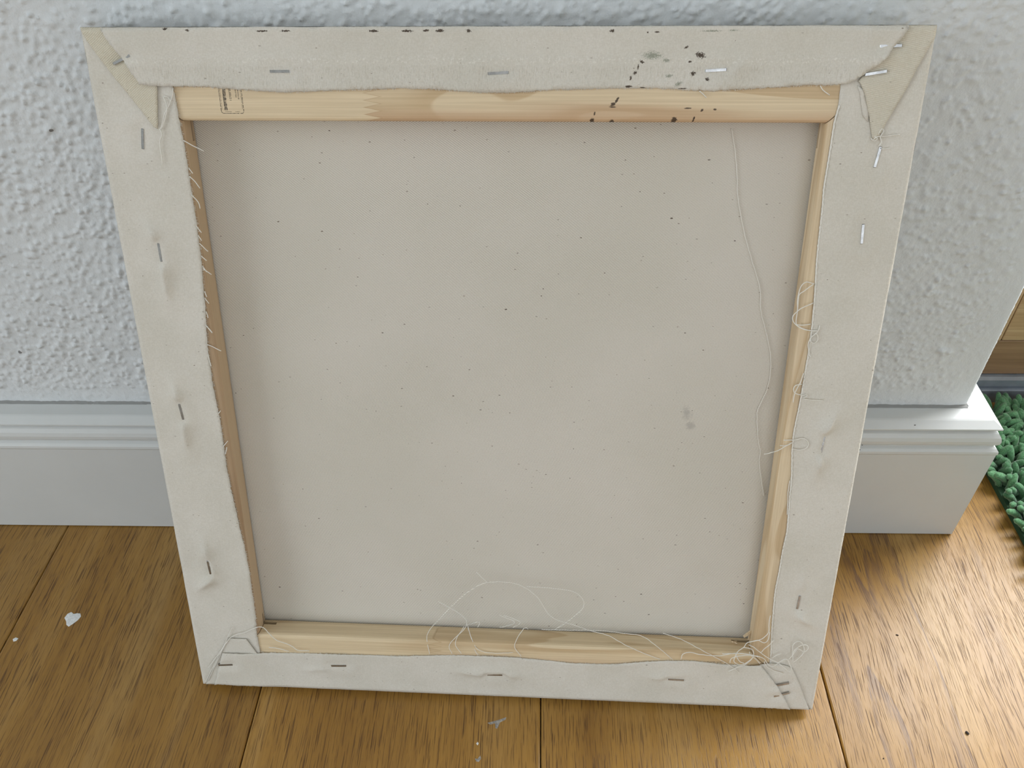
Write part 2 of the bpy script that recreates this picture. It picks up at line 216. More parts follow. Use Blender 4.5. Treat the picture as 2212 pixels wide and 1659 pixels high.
def mat_twill():
    t = NT('raw_cotton_twill')
    n1 = t.noise(t.co(), 9, 3, 0.55)
    col = t.mix(t.sstep(n1, 0.3, 0.7), (CLOTH[0]*0.93, CLOTH[1]*0.925, CLOTH[2]*0.91), (CLOTH[0]*0.99, CLOTH[1]*0.98, CLOTH[2]*0.985))
    # diagonal twill ribs
    wob = t.math('MULTIPLY', t.noise(t.co(), 35, 2), 0.0009)
    p = t.mapping(t.co(), rot=(0, 0, math.radians(-27)))
    y = t.math('ADD', t.sep(p)[1], wob)
    s = t.math('SINE', t.math('MULTIPLY', y, 2*math.pi/0.00076))
    amp = t.sstep(t.noise(t.mapping(t.co(), sc=(1, 1.5, 0.2)), 7, 2), 0.32, 0.62, 0.25, 1.0)
    rib = t.math('MULTIPLY', s, amp)
    grain = t.noise(t.mapping(t.co(), sc=(1, 1, 0.1)), 1800, 2, 0.6)
    col = t.mix(t.sstep(rib, -1.0, 1.0), t.mix(1.0, col, (0.56, 0.545, 0.525), 'MULTIPLY'), t.mix(1.0, col, (1.33, 1.33, 1.33), 'MULTIPLY'))
    col = t.mix(t.math('MULTIPLY', t.sstep(grain, 0.55, 0.35), 0.35), col, t.mix(1.0, col, (0.82, 0.80, 0.77), 'MULTIPLY'))
    col = specks(t, col, 215, 0.085, (0.09, 0.06, 0.045))
    col = specks(t, col, 330, 0.11, (0.17, 0.125, 0.09))
    sm = t.blots(ST_SHEET)
    gr = t.noise(t.co(), 260, 3, 0.65)
    mm = t.math('MULTIPLY', t.sstep(t.math('ADD', t.math('MULTIPLY', sm, 0.5), gr), 0.58, 0.95), t.sstep(sm, 0, 0.3))
    col = t.mix(t.math('MULTIPLY', mm, 0.36), col, (0.24, 0.23, 0.22))
    nrm = t.bump(t.math('ADD', t.math('MULTIPLY', rib, 0.3), grain), 0.25, 0.00015)
    return t.fin(col, 0.92, nrm, 0.12)

def mat_pine(name, horizontal, off, pale, honey, red, joint=None, stains=False, heart=None, curl=1.0):
    """finger jointed pine; joint = (u mm, half length mm) of a zigzag joint with another piece behind it"""
    t = NT(name)
    base = t.co() if horizontal else t.mapping(t.co(), rot=(0, 0, math.radians(-90)))
    c = t.vmath('ADD', base, (off, off*0.37, off*0.71))
    def piece(o, k):
        c2 = t.vmath('ADD', c, (o, o*1.7, o*0.3))
        w = t.noise(t.mapping(c2, sc=(4.0, 22, 22)), 1.0, 2, 0.5, 0.6*curl)
        rings = t.math('FRACT', t.math('MULTIPLY', w, 5.0))
        late = t.math('MULTIPLY', t.sstep(rings, 0.55, 0.92), t.sstep(rings, 1.0, 0.96))
        fib = t.noise(t.mapping(c2, sc=(12, 900, 900)), 1.0, 3, 0.6)
        col = t.mix(t.math('MULTIPLY', late, k), pale, honey)
        broad = t.noise(t.mapping(c2, sc=(6, 60, 60)), 1.0, 2, 0.5, 0.4)
        col = t.mix(t.sstep(broad, 0.52, 0.75, 0, 0.55), col, red)
        return t.mix(t.sstep(fib, 0.35, 0.7), t.mix(1.0, col, (0.88, 0.86, 0.83), 'MULTIPLY'), col)
    col = piece(0.0, 0.55)
    xyz = t.sep(t.co())
    if joint:
        col_b = piece(3.3, 0.75)
        if heart:
            hm = t.math('MULTIPLY', t.sstep(t.math('ADD', xyz[1], t.math('MULTIPLY', t.noise(t.mapping(c, sc=(8, 60, 60)), 1.0, 2), 0.012)), heart[0], heart[1]), 0.75)
            col_b = t.mix(hm, col_b, red)
        z = t.math('PINGPONG', xyz[1], 0.00165)
        zig = t.math('MULTIPLY', t.math('SUBTRACT', z, 0.00082), joint[1]*MM/0.00082)
        d = t.math('SUBTRACT', t.math('SUBTRACT', xyz[0], joint[0]*MM), zig)
        sel = t.math('GREATER_THAN', d, 0.0)
        line = t.sstep(t.math('ABSOLUTE', d), 0.0011, 0.0002)
        col = t.mix(sel, col, col_b)
        col = t.mix(t.math('MULTIPLY', line, 0.35), col, (0.35, 0.20, 0.09))
    elif heart == 'pale_below':
        pale_below = piece(1.9, 0.25)
        pale_below = t.mix(0.55, pale_below, (0.60, 0.46, 0.30))
        col = t.mix(t.sstep(t.math('ADD', xyz[2], t.math('MULTIPLY', t.noise(t.mapping(c, sc=(9, 50, 50)), 1.0, 2), 0.003)), -0.0002, -0.0012), col, pale_below)  # pine mixed paler below the front face of the bar
    elif heart:
        hm = t.sstep(t.math('ADD', t.sep(base)[1], t.math('MULTIPLY', t.noise(t.mapping(c, sc=(10, 60, 60)), 1.0, 2), 0.010)), heart[0], heart[1])
        col = t.mix(t.math('MULTIPLY', hm, 0.7), col, red)
    if stains:
        s = t.blots(ST_BAR)
        grit = t.noise(t.mapping(t.co(), sc=(0.5, 1.2, 1)), 800, 3, 0.7)
        m = t.math('MULTIPLY', t.sstep(t.math('ADD', t.math('MULTIPLY', s, 0.8), grit), 0.78, 0.98), t.sstep(s, 0.0, 0.12))
        col = t.mix(t.math('MULTIPLY', m, 0.93), col, (0.05, 0.03, 0.018))
    fibre = t.noise(t.mapping(c, sc=(15, 1400, 1400)), 1.0, 2, 0.6)
    return t.fin(col, 0.55, t.bump(fibre, 0.12, 0.0002), 0.35)

def mat_plain(name, col, rough=0.5, spec=0.5, metal=0.0, nscale=None, namp=0.06, bump=None):
    t = NT(name)
    c = col
    nrm = None
    if nscale:
        n = t.noise(t.co(), nscale, 4, 0.6)
        c = t.mix(t.sstep(n, 0.3, 0.7), tuple(x*(1-namp) for x in col), tuple(min(1, x*(1+namp)) for x in col))
        if bump: nrm = t.bump(n, bump[0], bump[1])
    else:
        n = t.noise(t.co(), 40, 2)
        c = t.mix(n, tuple(x*0.97 for x in col), tuple(min(1, x*1.03) for x in col))
    return t.fin(c, rough, nrm, spec, metal)

def mat_oak():
    t = NT('brushed_oak')
    seed = t.attr('seed'); vein = t.attr('vein'); tint = t.attr('tint')
    off = t.comb(t.math('MULTIPLY', seed, 3.7), t.math('MULTIPLY', seed, 9.1), seed)
    c = t.vmath('ADD', t.co(), off)
    # slow sideways wander of the grain
    wa = t.math('MULTIPLY', t.math('SUBTRACT', t.noise(t.mapping(c, sc=(9, 4.2, 1)), 1.0, 2), 0.5), t.math('MULTIPLY_ADD', vein, 0.030, 0.006))
    c = t.vmath('ADD', c, t.comb(wa, 0.0, 0.0))
    broad = t.noise(t.mapping(c, sc=(28, 2.5, 1)), 1.0, 3, 0.55)
    col = t.ramp(broad, [(0.25, (0.245, 0.125, 0.028)), (0.5, (0.330, 0.178, 0.041)), (0.75, (0.385, 0.232, 0.076))])
    streak = t.noise(t.mapping(c, sc=(420, 8, 1)), 1.0, 3, 0.6)
    col = t.mix(t.sstep(streak, 0.38, 0.62, 0.28, 0.0), col, t.mix(1.0, col, (0.72, 0.66, 0.58), 'MULTIPLY'))
    # open pores: short dark dashes along the board, grouped in early wood bands
    bands = t.noise(t.mapping(c, sc=(75, 2.2, 1)), 1.0, 2, 0.6)
    pore = t.noise(t.mapping(c, sc=(1500, 42, 1)), 1.0, 2, 0.55)
    pm = t.math('MULTIPLY', t.sstep(pore, 0.555, 0.62), t.sstep(bands, 0.30, 0.55, 0.60, 1.0))
    pore2 = t.noise(t.mapping(c, loc=(4, 2, 0), sc=(2300, 75, 1)), 1.0, 1, 0.5)
    pm2 = t.math('MULTIPLY', t.sstep(pore2, 0.58, 0.67), 0.45)
    pm = t.math('MAXIMUM', pm, pm2)
    col = t.mix(t.math('MULTIPLY', pm, 0.74), col, (0.070, 0.031, 0.012))
    # cathedral veins on the wide plain sawn board
    vn = t.noise(t.mapping(c, sc=(11, 1.3, 1)), 1.0, 3, 0.55)
    fr = t.math('FRACT', t.math('MULTIPLY', vn, 9.0))
    vl = t.math('MULTIPLY', t.sstep(fr, 0.62, 0.97), t.sstep(fr, 1.0, 0.975))
    rag = t.noise(t.mapping(c, sc=(900, 60, 1)), 1.0, 3, 0.6)
    vl = t.math('MULTIPLY', t.math('MULTIPLY', vl, t.sstep(rag, 0.30, 0.58)), vein)
    col = t.mix(t.math('MULTIPLY', vl, 0.75), col, (0.125, 0.066, 0.036))
    smoke = t.sstep(t.noise(t.mapping(c, loc=(9, 0, 0), sc=(26, 7, 1)), 1.0, 3, 0.6), 0.68, 0.82, 0.0, 0.38)
    col = t.mix(smoke, col, (0.150, 0.085, 0.040))
    tn = t.n.new('ShaderNodeHueSaturation'); t.put(tn.inputs['Color'], col); t.put(tn.inputs['Value'], tint)
    tn.inputs['Saturation'].default_value = 1.0
    rough = t.math('ADD', t.math('MULTIPLY', pm, 0.2), t.math('MULTIPLY_ADD', broad, 0.10, 0.25))
    nrm = t.bump(t.math('MULTIPLY', t.math('ADD', pm, t.math('MULTIPLY', streak, -0.2)), -1.0), 0.25, 0.0003)
    return t.fin(tn.outputs[0], rough, nrm, 0.34)

def mat_plaster():
    t = NT('white_roughcast_plaster')
    n = t.noise(t.co(), 420, 4, 0.6)
    g = t.noise(t.co(), 6, 3)
    d = t.voro(t.mapping(t.co(), sc=(1, 1, 1)), 34)
    rr = t.sep(d.outputs['Color'])
    spot = t.math('LESS_THAN', d.outputs['Distance'], t.math('MULTIPLY', t.math('POWER', rr[0], 9.0), 0.06))
    col = t.mix(t.sstep(g, 0.3, 0.7), (0.635, 0.66, 0.67), (0.675, 0.695, 0.70))
    col = t.mix(t.math('MULTIPLY', spot, 0.8), col, (0.12, 0.11, 0.10))
    return t.fin(col, 0.85, t.bump(n, 0.55, 0.0008), 0.2)

def mat_wood_door(name, pale, dark, horizontal):
    t = NT(name)
    c = t.co() if horizontal else t.mapping(t.co(), rot=(0, math.radians(90), 0))
    w = t.noise(t.mapping(c, sc=(3, 60, 60)), 1.0, 3, 0.55, 0.5)
    f = t.noise(t.mapping(c, sc=(14, 900, 900)), 1.0, 2, 0.6)
    col = t.mix(t.sstep(w, 0.35, 0.65), pale, dark)
    col = t.mix(t.sstep(f, 0.4, 0.65), t.mix(1.0, col, (0.85, 0.82, 0.78), 'MULTIPLY'), col)
    return t.fin(col, 0.45, t.bump(f, 0.1, 0.0002), 0.4)

def mat_glass():
    t = NT('clear_window_glass')
    tr = t.n.new('ShaderNodeBsdfTransparent'); gl = t.n.new('ShaderNodeBsdfGlossy'); gl.inputs['Roughness'].default_value = 0.02
    ms = t.n.new('ShaderNodeMixShader'); ms.inputs[0].default_value = 0.06
    t.l.new(tr.outputs[0], ms.inputs[1]); t.l.new(gl.outputs[0], ms.inputs[2]); t.l.new(ms.outputs[0], t.out.inputs[0])
    return t.m

def mat_pile():
    t = NT('green_chenille')
    n = t.noise(t.co(), 900, 3, 0.65)
    g = t.noise(t.co(), 45, 2)
    col = t.mix(t.sstep(g, 0.3, 0.7), (0.090, 0.225, 0.110), (0.175, 0.390, 0.200))
    col = t.mix(t.sstep(n, 0.35, 0.65), t.mix(1.0, col, (0.55, 0.6, 0.55), 'MULTIPLY'), col)
    t.fin(col, 0.95, t.bump(n, 0.6, 0.0008), 0.1)
    t.b.inputs['Sheen Weight'].default_value = 0.35
    return t.m

M = {
    'cloth': mat_cloth('raw_cotton_canvas'),
    'cloth_top': mat_cloth('raw_cotton_selvedge', True, True),
    'cloth_fold': mat_cloth('raw_cotton_fold', tone=(1.0, 0.975, 0.89), rib=-38),
    'cloth_fold_r': mat_cloth('raw_cotton_fold_right', tone=(1.0, 0.98, 0.92), rib=12),
    'twill': mat_twill(),
    'thread': mat_plain('white_cotton_thread', (0.80, 0.775, 0.71), 0.9, 0.1),
    'steel': mat_plain('staple_steel', (0.40, 0.395, 0.385), 0.27, 0.5, 0.95, 300, 0.15),
    'ink': mat_plain('black_ink', (0.10, 0.085, 0.07), 0.8, 0.2, 0, 500, 0.5),
    'oak': mat_oak(),
    'plaster': mat_plaster(),
    'lacquer': mat_plain('white_lacquer', (0.60, 0.612, 0.60), 0.30, 0.5, 0, 14, 0.02),
    'paint': mat_plain('white_ceiling_paint', (0.66, 0.67, 0.66), 0.9, 0.2),
    'seal': mat_plain('dark_joint', (0.30, 0.30, 0.29), 0.9, 0.1),
    'glass': mat_glass(),
    'metal': mat_plain('grey_aluminium', (0.36, 0.40, 0.45), 0.38, 0.5, 0.55, 90, 0.08),
    'doorwood': mat_wood_door('pale_beech_veneer', (0.52, 0.36, 0.20), (0.43, 0.28, 0.145), True),
    'doorstile': mat_wood_door('pale_beech_stile', (0.50, 0.34, 0.19), (0.42, 0.27, 0.14), False),
    'doorrail': mat_wood_door('brown_beech_rail', (0.33, 0.205, 0.11), (0.25, 0.15, 0.08), True),
    'pile': mat_pile(),
    'backing': mat_plain('dark_green_backing', (0.035, 0.075, 0.042), 0.95, 0.1),
    'fleck': mat_plain('white_paint_drop', (0.74, 0.75, 0.74), 0.6, 0.3, 0, 700, 0.12),
    'grit': mat_plain('dark_grit', (0.05, 0.04, 0.035), 0.8, 0.2),
    'dust': mat_plain('grey_dust', (0.34, 0.32, 0.29), 0.95, 0.1, 0, 600, 0.3),
}
PALE = (0.75, 0.61, 0.415); HONEY = (0.57, 0.41, 0.235); RED = (0.55, 0.365, 0.22)
M['bar_top'] = mat_pine('pine_top', True, 0.31, PALE, HONEY, RED, (139, 4.2), True, (0.3735, 0.3655), 0.7)
M['bar_bottom'] = mat_pine('pine_bottom', True, 1.77, (0.74, 0.60, 0.40), HONEY, (0.58, 0.39, 0.25), (157.5, 4.0), False, None, 0.7)
M['bar_left'] = mat_pine('pine_left', False, 2.9, (0.47, 0.335, 0.21), (0.34, 0.21, 0.115), (0.33, 0.195, 0.105), None, False, 'pale_below', 0.6)
M['bar_right'] = mat_pine('pine_right', False, 4.45, (0.75, 0.61, 0.42), (0.52, 0.355, 0.185), (0.48, 0.345, 0.21), None, False, None, 1.0)

# ------------------------------------------------------------------ mesh helpers
def mesh_obj(name, verts, faces, mat, parent=None, smooth=False):
    me = bpy.data.meshes.new(name)
    me.from_pydata([tuple(v) for v in verts], [], faces)
    me.validate(); me.update()
    if smooth:
        me.polygons.foreach_set('use_smooth', [True]*len(me.polygons))
    if mat is not None: me.materials.append(mat)
    o = bpy.data.objects.new(name, me); COL.objects.link(o)
    if parent is not None: o.parent = parent
    return o

def bm_obj(name, bm, mat, parent=None, smooth=False):
    me = bpy.data.meshes.new(name); bm.to_mesh(me); bm.free()
    if smooth: me.polygons.foreach_set('use_smooth', [True]*len(me.polygons))
    me.materials.append(mat)
    o = bpy.data.objects.new(name, me); COL.objects.link(o)
    if parent is not None: o.parent = parent
    return o

def bm_box(bm, lo, hi):
    x0, y0, z0 = lo; x1, y1, z1 = hi
    vs = [bm.verts.new(p) for p in ((x0,y0,z0),(x1,y0,z0),(x1,y1,z0),(x0,y1,z0),(x0,y0,z1),(x1,y0,z1),(x1,y1,z1),(x0,y1,z1))]
    for f in ((0,3,2,1),(4,5,6,7),(0,1,5,4),(1,2,6,5),(2,3,7,6),(3,0,4,7)): bm.faces.new([vs[i] for i in f])
    return vs

def box_obj(name, lo, hi, mat, parent=None, bevel=0.0):
    bm = bmesh.new(); bm_box(bm, lo, hi)
    if bevel:
        bmesh.ops.bevel(bm, geom=list(bm.edges), offset=bevel, segments=2, affect='EDGES', profile=0.5)
    return bm_obj(name, bm, mat, parent)

def tag(o, label=None, cat=None, group=None, kind=None):
    if label: o['label'] = label
    if cat: o['category'] = cat
    if group: o['group'] = group
    if kind: o['kind'] = kind
    return o

def empty(name, loc=(0, 0, 0)):
    o = bpy.data.objects.new(name, None); COL.objects.link(o); o.location = loc
    o.empty_display_size = 0.05
    return o

def catmull(P, step):
    P = [Vector(p) for p in P]
    if len(P) == 2: P = [P[0], (P[0]+P[1])/2, P[1]]
    Q = [P[0]*2-P[1]] + P + [P[-1]*2-P[-2]]
    out = []
    for i in range(1, len(Q)-2):
        a, b, c, d = Q[i-1:i+3]
        n = max(2, int((c-b).length/step))
        for k in range(n):
            s = k/n
            out.append(0.5*((2*b)+(c-a)*s+(2*a-5*b+4*c-d)*s*s+(3*b-a-3*c+d)*s**3))
    out.append(P[-1])
    return out

def tube_data(pts, r, sides=6, taper=False):
    V = []; F = []
    n = len(pts)
    prev = Vector((0, 0, 1))
    for i, p in enumerate(pts):
        tg = (pts[min(i+1, n-1)]-pts[max(i-1, 0)])
        tg = tg.normalized() if tg.length > 1e-9 else Vector((1, 0, 0))
        s = tg.cross(prev)
        if s.length < 1e-4: s = tg.cross(Vector((1, 0.3, 0)))
        s.normalize(); b = s.cross(tg).normalized(); prev = b
        rr = r(i/(n-1)) if callable(r) else r
        for k in range(sides):
            a = 2*math.pi*k/sides
            V.append(p+(s*math.cos(a)+b*math.sin(a))*rr)
    for i in range(n-1):
        for k in range(sides):
            F.append((i*sides+k, i*sides+(k+1) % sides, (i+1)*sides+(k+1) % sides, (i+1)*sides+k))
    F.append(tuple(range(sides-1, -1, -1))); F.append(tuple((n-1)*sides+k for k in range(sides)))
    return V, F

# ------------------------------------------------------------------ floor
floor = box_obj('floor', (-2.25, -2.75, -0.04), (1.55, 0.30, -0.0145), M['seal'])
tag(floor, kind='structure')
SEAMS = [-2.084, -1.8935, -1.703, -1.5125, -1.322, -1.1315, -0.941, -0.7505, -0.5655, -0.3770, -0.1850, 0.0037, 0.1930, 0.3825, 0.572, 0.7615, 0.951, 1.1405, 1.33, 1.5195]
def plank_mesh(w, y0, y1, name):
    bm = bmesh.new(); bm_box(bm, (0.0003, y0, -0.0145), (w-0.0003, y1, 0.0))
    top = [e for e in bm.edges if all(v.co.z > -0.001 for v in e.verts)]
    bmesh.ops.bevel(bm, geom=top, offset=0.0011, segments=2, affect='EDGES', profile=0.5)
    return bm
TINT = {8: 0.95, 9: 1.02, 10: 1.16, 11: 1.12, 12: 1.06}
VEIN = {12: 1.0, 9: 0.15, 11: 0.12}
for i in range(len(SEAMS)-1):
    w = SEAMS[i+1]-SEAMS[i]
    o = bm_obj('floor_plank', plank_mesh(w, -2.75, 0.30, 'floor_plank'), M['oak'], floor)
    o.location = (SEAMS[i], 0, 0)
    o['seed'] = float(i)*0.713+0.2; o['vein'] = VEIN.get(i, 0.1); o['tint'] = TINT.get(i, 0.97)

# ------------------------------------------------------------------ roughcast wall with an outside corner
WX = 0.301
def build_wall():
    st = 0.0009
    xs = list(np.arange(-2.2, -0.64, 0.06)) + list(np.arange(-0.62, WX-0.004, st))
    zs = [0.0, 0.05, 0.10] + list(np.arange(0.108, 0.56, st)) + [0.60] + list(np.arange(0.70, 2.5, 0.15)) + [2.5]
    xs = np.array(xs); zs = np.array(zs)
    nx, nz = len(xs), len(zs)
    hgt = np.zeros((nz, nx))
    # stamp blobs on a uniform 1.1 mm raster that matches the dense part
    dx0 = -0.62; dz0 = 0.108
    mx = int((WX-0.004-dx0)/st)+1; mz = int((0.56-dz0)/st)+1
    fld = np.zeros((mz+20, mx+20))
    nb = 42000
    px = RNG.uniform(0, mx, nb); pz = RNG.uniform(0, mz, nb)
    rad = RNG.gamma(4.0, 0.19, nb)+0.72; amp = RNG.gamma(2.6, 0.00026, nb)+0.00016
    for i in range(nb):
        x, z, r, a = px[i], pz[i], rad[i], amp[i]
        wx, wz = dx0+x*st, dz0+z*st
        dens = 0.5+0.9*mnoise.noise(Vector((wx*11, wz*11, 3.0)))
        if RNG.random() > min(1.0, max(0.12, dens+0.35)): continue
        if wz < 0.132: a *= 0.35
        if wx > WX-0.03: a *= max(0.15, (WX-0.002-wx)/0.028)
        if wx > 0.12: a *= 0.75
        k = int(r*2.6)+2
        ix, iz = int(x), int(z)
        X = np.arange(max(0, ix-k), min(mx+20, ix+k+1)); Z = np.arange(max(0, iz-k), min(mz+20, iz+k+1))
        if len(X) == 0 or len(Z) == 0: continue
        st1 = 1.0+0.5*RNG.random(); th = RNG.random()*math.pi
        DX = X[None, :]-x; DZ = Z[:, None]-z
        A = (DX*math.cos(th)+DZ*math.sin(th))/st1; B = -DX*math.sin(th)+DZ*math.cos(th)
        g = np.exp(-((A*A+B*B)/(r*r))**1.1)*a
        sub = fld[Z[0]:Z[-1]+1, X[0]:X[-1]+1]
        np.maximum(sub, g+sub*0.35, out=sub)
    # broad trowel waviness
    zz, xx = np.meshgrid(np.arange(mz+20)*st, np.arange(mx+20)*st, indexing='ij')
    fld += 0.00025*np.sin(xx*90+3*np.sin(zz*45))*np.sin(zz*70+2*np.sin(xx*38))
    ix0 = int(np.argmax(xs > -0.63)); iz0 = 3
    ncx = nx-ix0; ncz = int(np.sum((zs >= 0.1079) & (zs < 0.561)))
    hgt[iz0:iz0+ncz, ix0:nx] = fld[:ncz, :ncx]
    ramp = np.ones(nx); ramp[ix0:ix0+20] = np.linspace(0, 1, 20)
    hgt *= ramp[None, :]
    X, Z = np.meshgrid(xs, zs)
    V = np.stack([X, 0.0012-hgt, Z], -1)
    # rounded corner bead and return wall
    extra = []
    for k in range(1, 7):
        a = k/6*math.pi/2
        extra.append((WX-0.004+0.004*math.sin(a), 0.0012+0.004*(1-math.cos(a))))
    extra += [(WX, 0.04), (WX, 0.09), (WX, 0.150)]
    jag = RNG.normal(0, 0.00022, (nz, len(extra)))
    E = np.zeros((nz, len(extra), 3))
    for k, (x, y) in enumerate(extra):
        E[:, k, 0] = x+jag[:, k]; E[:, k, 1] = y+jag[:, k]*0.5; E[:, k, 2] = zs
    V = np.concatenate([V, E], 1)
    n2 = V.shape[1]
    idx = np.arange(nz*n2).reshape(nz, n2)
    F = np.stack([idx[:-1, :-1], idx[:-1, 1:], idx[1:, 1:], idx[1:, :-1]], -1).reshape(-1, 4)
    me = bpy.data.meshes.new('wall_back')
    me.vertices.add(nz*n2); me.vertices.foreach_set('co', V.reshape(-1))
    me.loops.add(F.size); me.loops.foreach_set('vertex_index', F.reshape(-1).astype(np.int32))
    me.polygons.add(len(F)); me.polygons.foreach_set('loop_start', np.arange(0, F.size, 4, dtype=np.int32))
    me.polygons.foreach_set('use_smooth', np.ones(len(F), dtype=bool))
    me.update(calc_edges=True); me.validate()
    me.materials.append(M['plaster'])
    o = bpy.data.objects.new('wall_back', me); COL.objects.link(o)
    return tag(o, kind='structure')
build_wall()

# ------------------------------------------------------------------ rest of the room
tag(box_obj('ceiling', (-2.25, -2.75, 2.5), (1.55, 0.30, 2.56), M['paint']), kind='structure')
def window_wall(name, lo, hi, axis, wn, a0, a1, z0, z1, out):
    """wall slab with an added french window; axis is the direction the wall runs in (0 = x, 1 = y)"""
    def P(a, t, z): return (a, t, z) if axis == 0 else (t, a, z)
    t0, t1 = (lo[1-axis], hi[1-axis]); s0, s1 = lo[axis], hi[axis]
    bm = bmesh.new()
    bm_box(bm, P(s0, t0, lo[2]), P(a0, t1, hi[2])); bm_box(bm, P(a1, t0, lo[2]), P(s1, t1, hi[2]))
    bm_box(bm, P(a0, t0, lo[2]), P(a1, t1, z0)); bm_box(bm, P(a0, t0, z1), P(a1, t1, hi[2]))
    bmesh.ops.recalc_face_normals(bm, faces=bm.faces)
    tag(bm_obj(name, bm, M['paint']), kind='structure')
    tm = (t0+t1)/2+out
    bm = bmesh.new()
    for a, b in (((a0, z0), (a1, z0+0.05)), ((a0, z1-0.05), (a1, z1)), ((a0, z0+0.05), (a0+0.05, z1-0.05)), ((a1-0.05, z0+0.05), (a1, z1-0.05))):
        bm_box(bm, P(a[0], tm-0.02, a[1]), P(b[0], tm+0.02, b[1]))
    bmesh.ops.recalc_face_normals(bm, faces=bm.faces)
    win = tag(bm_obj(wn, bm, M['lacquer']), kind='structure')
    box_obj('added_window_pane', P(a0+0.05, tm-0.002, z0+0.05), P(a1-0.05, tm+0.002, z1-0.05), M['glass'], win)
window_wall('wall_left', (-2.27, -2.62, -0.03), (-2.2, 0.16, 2.5), 1, 'added_window_1', -2.05, -0.45, 0.10, 2.00, 0.012)  # window out of view, added for raking light from the left
window_wall('wall_front', (-2.27, -2.75, -0.03), (1.52, -2.62, 2.5), 0, 'added_window_2', 0.15, 1.35, 0.10, 2.00, 0.0)  # window behind the camera, added for low frontal fill
tag(box_obj('wall_right', (1.45, -2.62, -0.03), (1.52, 0.30, 2.5), M['paint']), kind='structure')
bm = bmesh.new()      # outer wall around the balcony door
bm_box(bm, (1.27, 0.150, 0.0), (1.45, 0.28, 2.5)); bm_box(bm, (WX, 0.150, 2.13), (1.27, 0.28, 2.5))
tag(bm_obj('wall_outer', bm, M['paint']), kind='structure')

# balcony door: grey threshold, timber bottom rail, stiles, low panel, glass
DY = 0.136
door = box_obj('door_1', (WX-0.02, DY, 0.066), (0.398, DY+0.06, 2.13), M['doorstile'], None, 0.0015)
tag(door, kind='structure')
box_obj('door_stile', (1.20, DY, 0.066), (1.27, DY+0.06, 2.13), M['doorstile'], door, 0.0015)
box_obj('bottom_rail', (WX-0.02, DY+0.002, 0.0265), (1.27, DY+0.06, 0.0652), M['doorrail'], door, 0.0012)
box_obj('door_panel', (0.399, DY+0.001, 0.066), (1.199, DY+0.045, 0.235), M['doorwood'], door, 0.001)
box_obj('top_rail', (0.399, DY, 2.05), (1.199, DY+0.06, 2.13), M['doorwood'], door, 0.0015)
box_obj('door_glass', (0.399, DY+0.028, 0.235), (1.199, DY+0.033, 0.955), M['glass'], door)
box_obj('mid_rail', (0.399, DY, 0.955), (1.199, DY+0.06, 1.05), M['doorwood'], door, 0.0015)
box_obj('door_panel', (0.399, DY+0.010, 1.05), (1.199, DY+0.050, 2.05), M['doorwood'], door, 0.001)
prof = [(DY+0.06, 0.0), (DY+0.06, 0.026), (DY-0.001, 0.026), (DY-0.0045, 0.0248), (DY-0.0045, 0.0180), (DY-0.0015, 0.0172), (DY-0.0015, 0.0150), (DY-0.0065, 0.0138), (DY-0.0065, 0.0), ]
V = []; F = []
for x in (WX+0.02, 1.30):
    V += [(x, y, z) for y, z in prof]
n = len(prof)
F = [(i, (i+1) % n, n+(i+1) % n, n+i) for i in range(n)] + [tuple(range(n)), tuple(range(2*n-1, n-1, -1))]
mesh_obj('threshold_strip', V, F, M['metal'], door)

# ------------------------------------------------------------------ moulded skirting board with a mitred outside corner
SK = [(0.0, 0.0010), (0.0205, 0.0010), (0.0206, 0.0905), (0.0212, 0.0918), (0.0210, 0.0938), (0.0196, 0.0955), (0.0178, 0.0966), (0.0177, 0.0978), (0.0190, 0.0988),
      (0.0199, 0.1005), (0.0200, 0.1030), (0.0192, 0.1058), (0.0174, 0.1084), (0.0152, 0.1098), (0.0151, 0.1108), (0.0172, 0.1116), (0.0182, 0.1124), (0.0181, 0.1134), (0.0128, 0.1168), (0.0115, 0.1173), (0.0, 0.1180)]
def sweep(name, path, mat, back):
    V = []; F = []
    n = len(SK)
    for p in path: V += [p(d, z) for d, z in SK]
    for j in range(len(path)-1):
        for i in range(n):
            F.append((j*n+i, j*n+(i+1) % n, (j+1)*n+(i+1) % n, (j+1)*n+i))
    F.append(tuple(range(n-1, -1, -1))); F.append(tuple((len(path)-1)*n+i for i in range(n)))
    o = mesh_obj(name, V, F, mat)
    bm = bmesh.new(); bm.from_mesh(o.data); bmesh.ops.recalc_face_normals(bm, faces=bm.faces); bm.to_mesh(o.data); bm.free()
    return tag(o, kind='structure')
g = 0.00012
sweep('baseboard_back', [lambda d, z: (-2.2, 0.0005-d, z), lambda d, z: (WX+d-g, 0.0005-d, z)], M['lacquer'], False)
sweep('baseboard_right', [lambda d, z: (WX+d, 0.0005-d+g, z), lambda d, z: (WX+d, DY-0.008, z)], M['lacquer'], False)
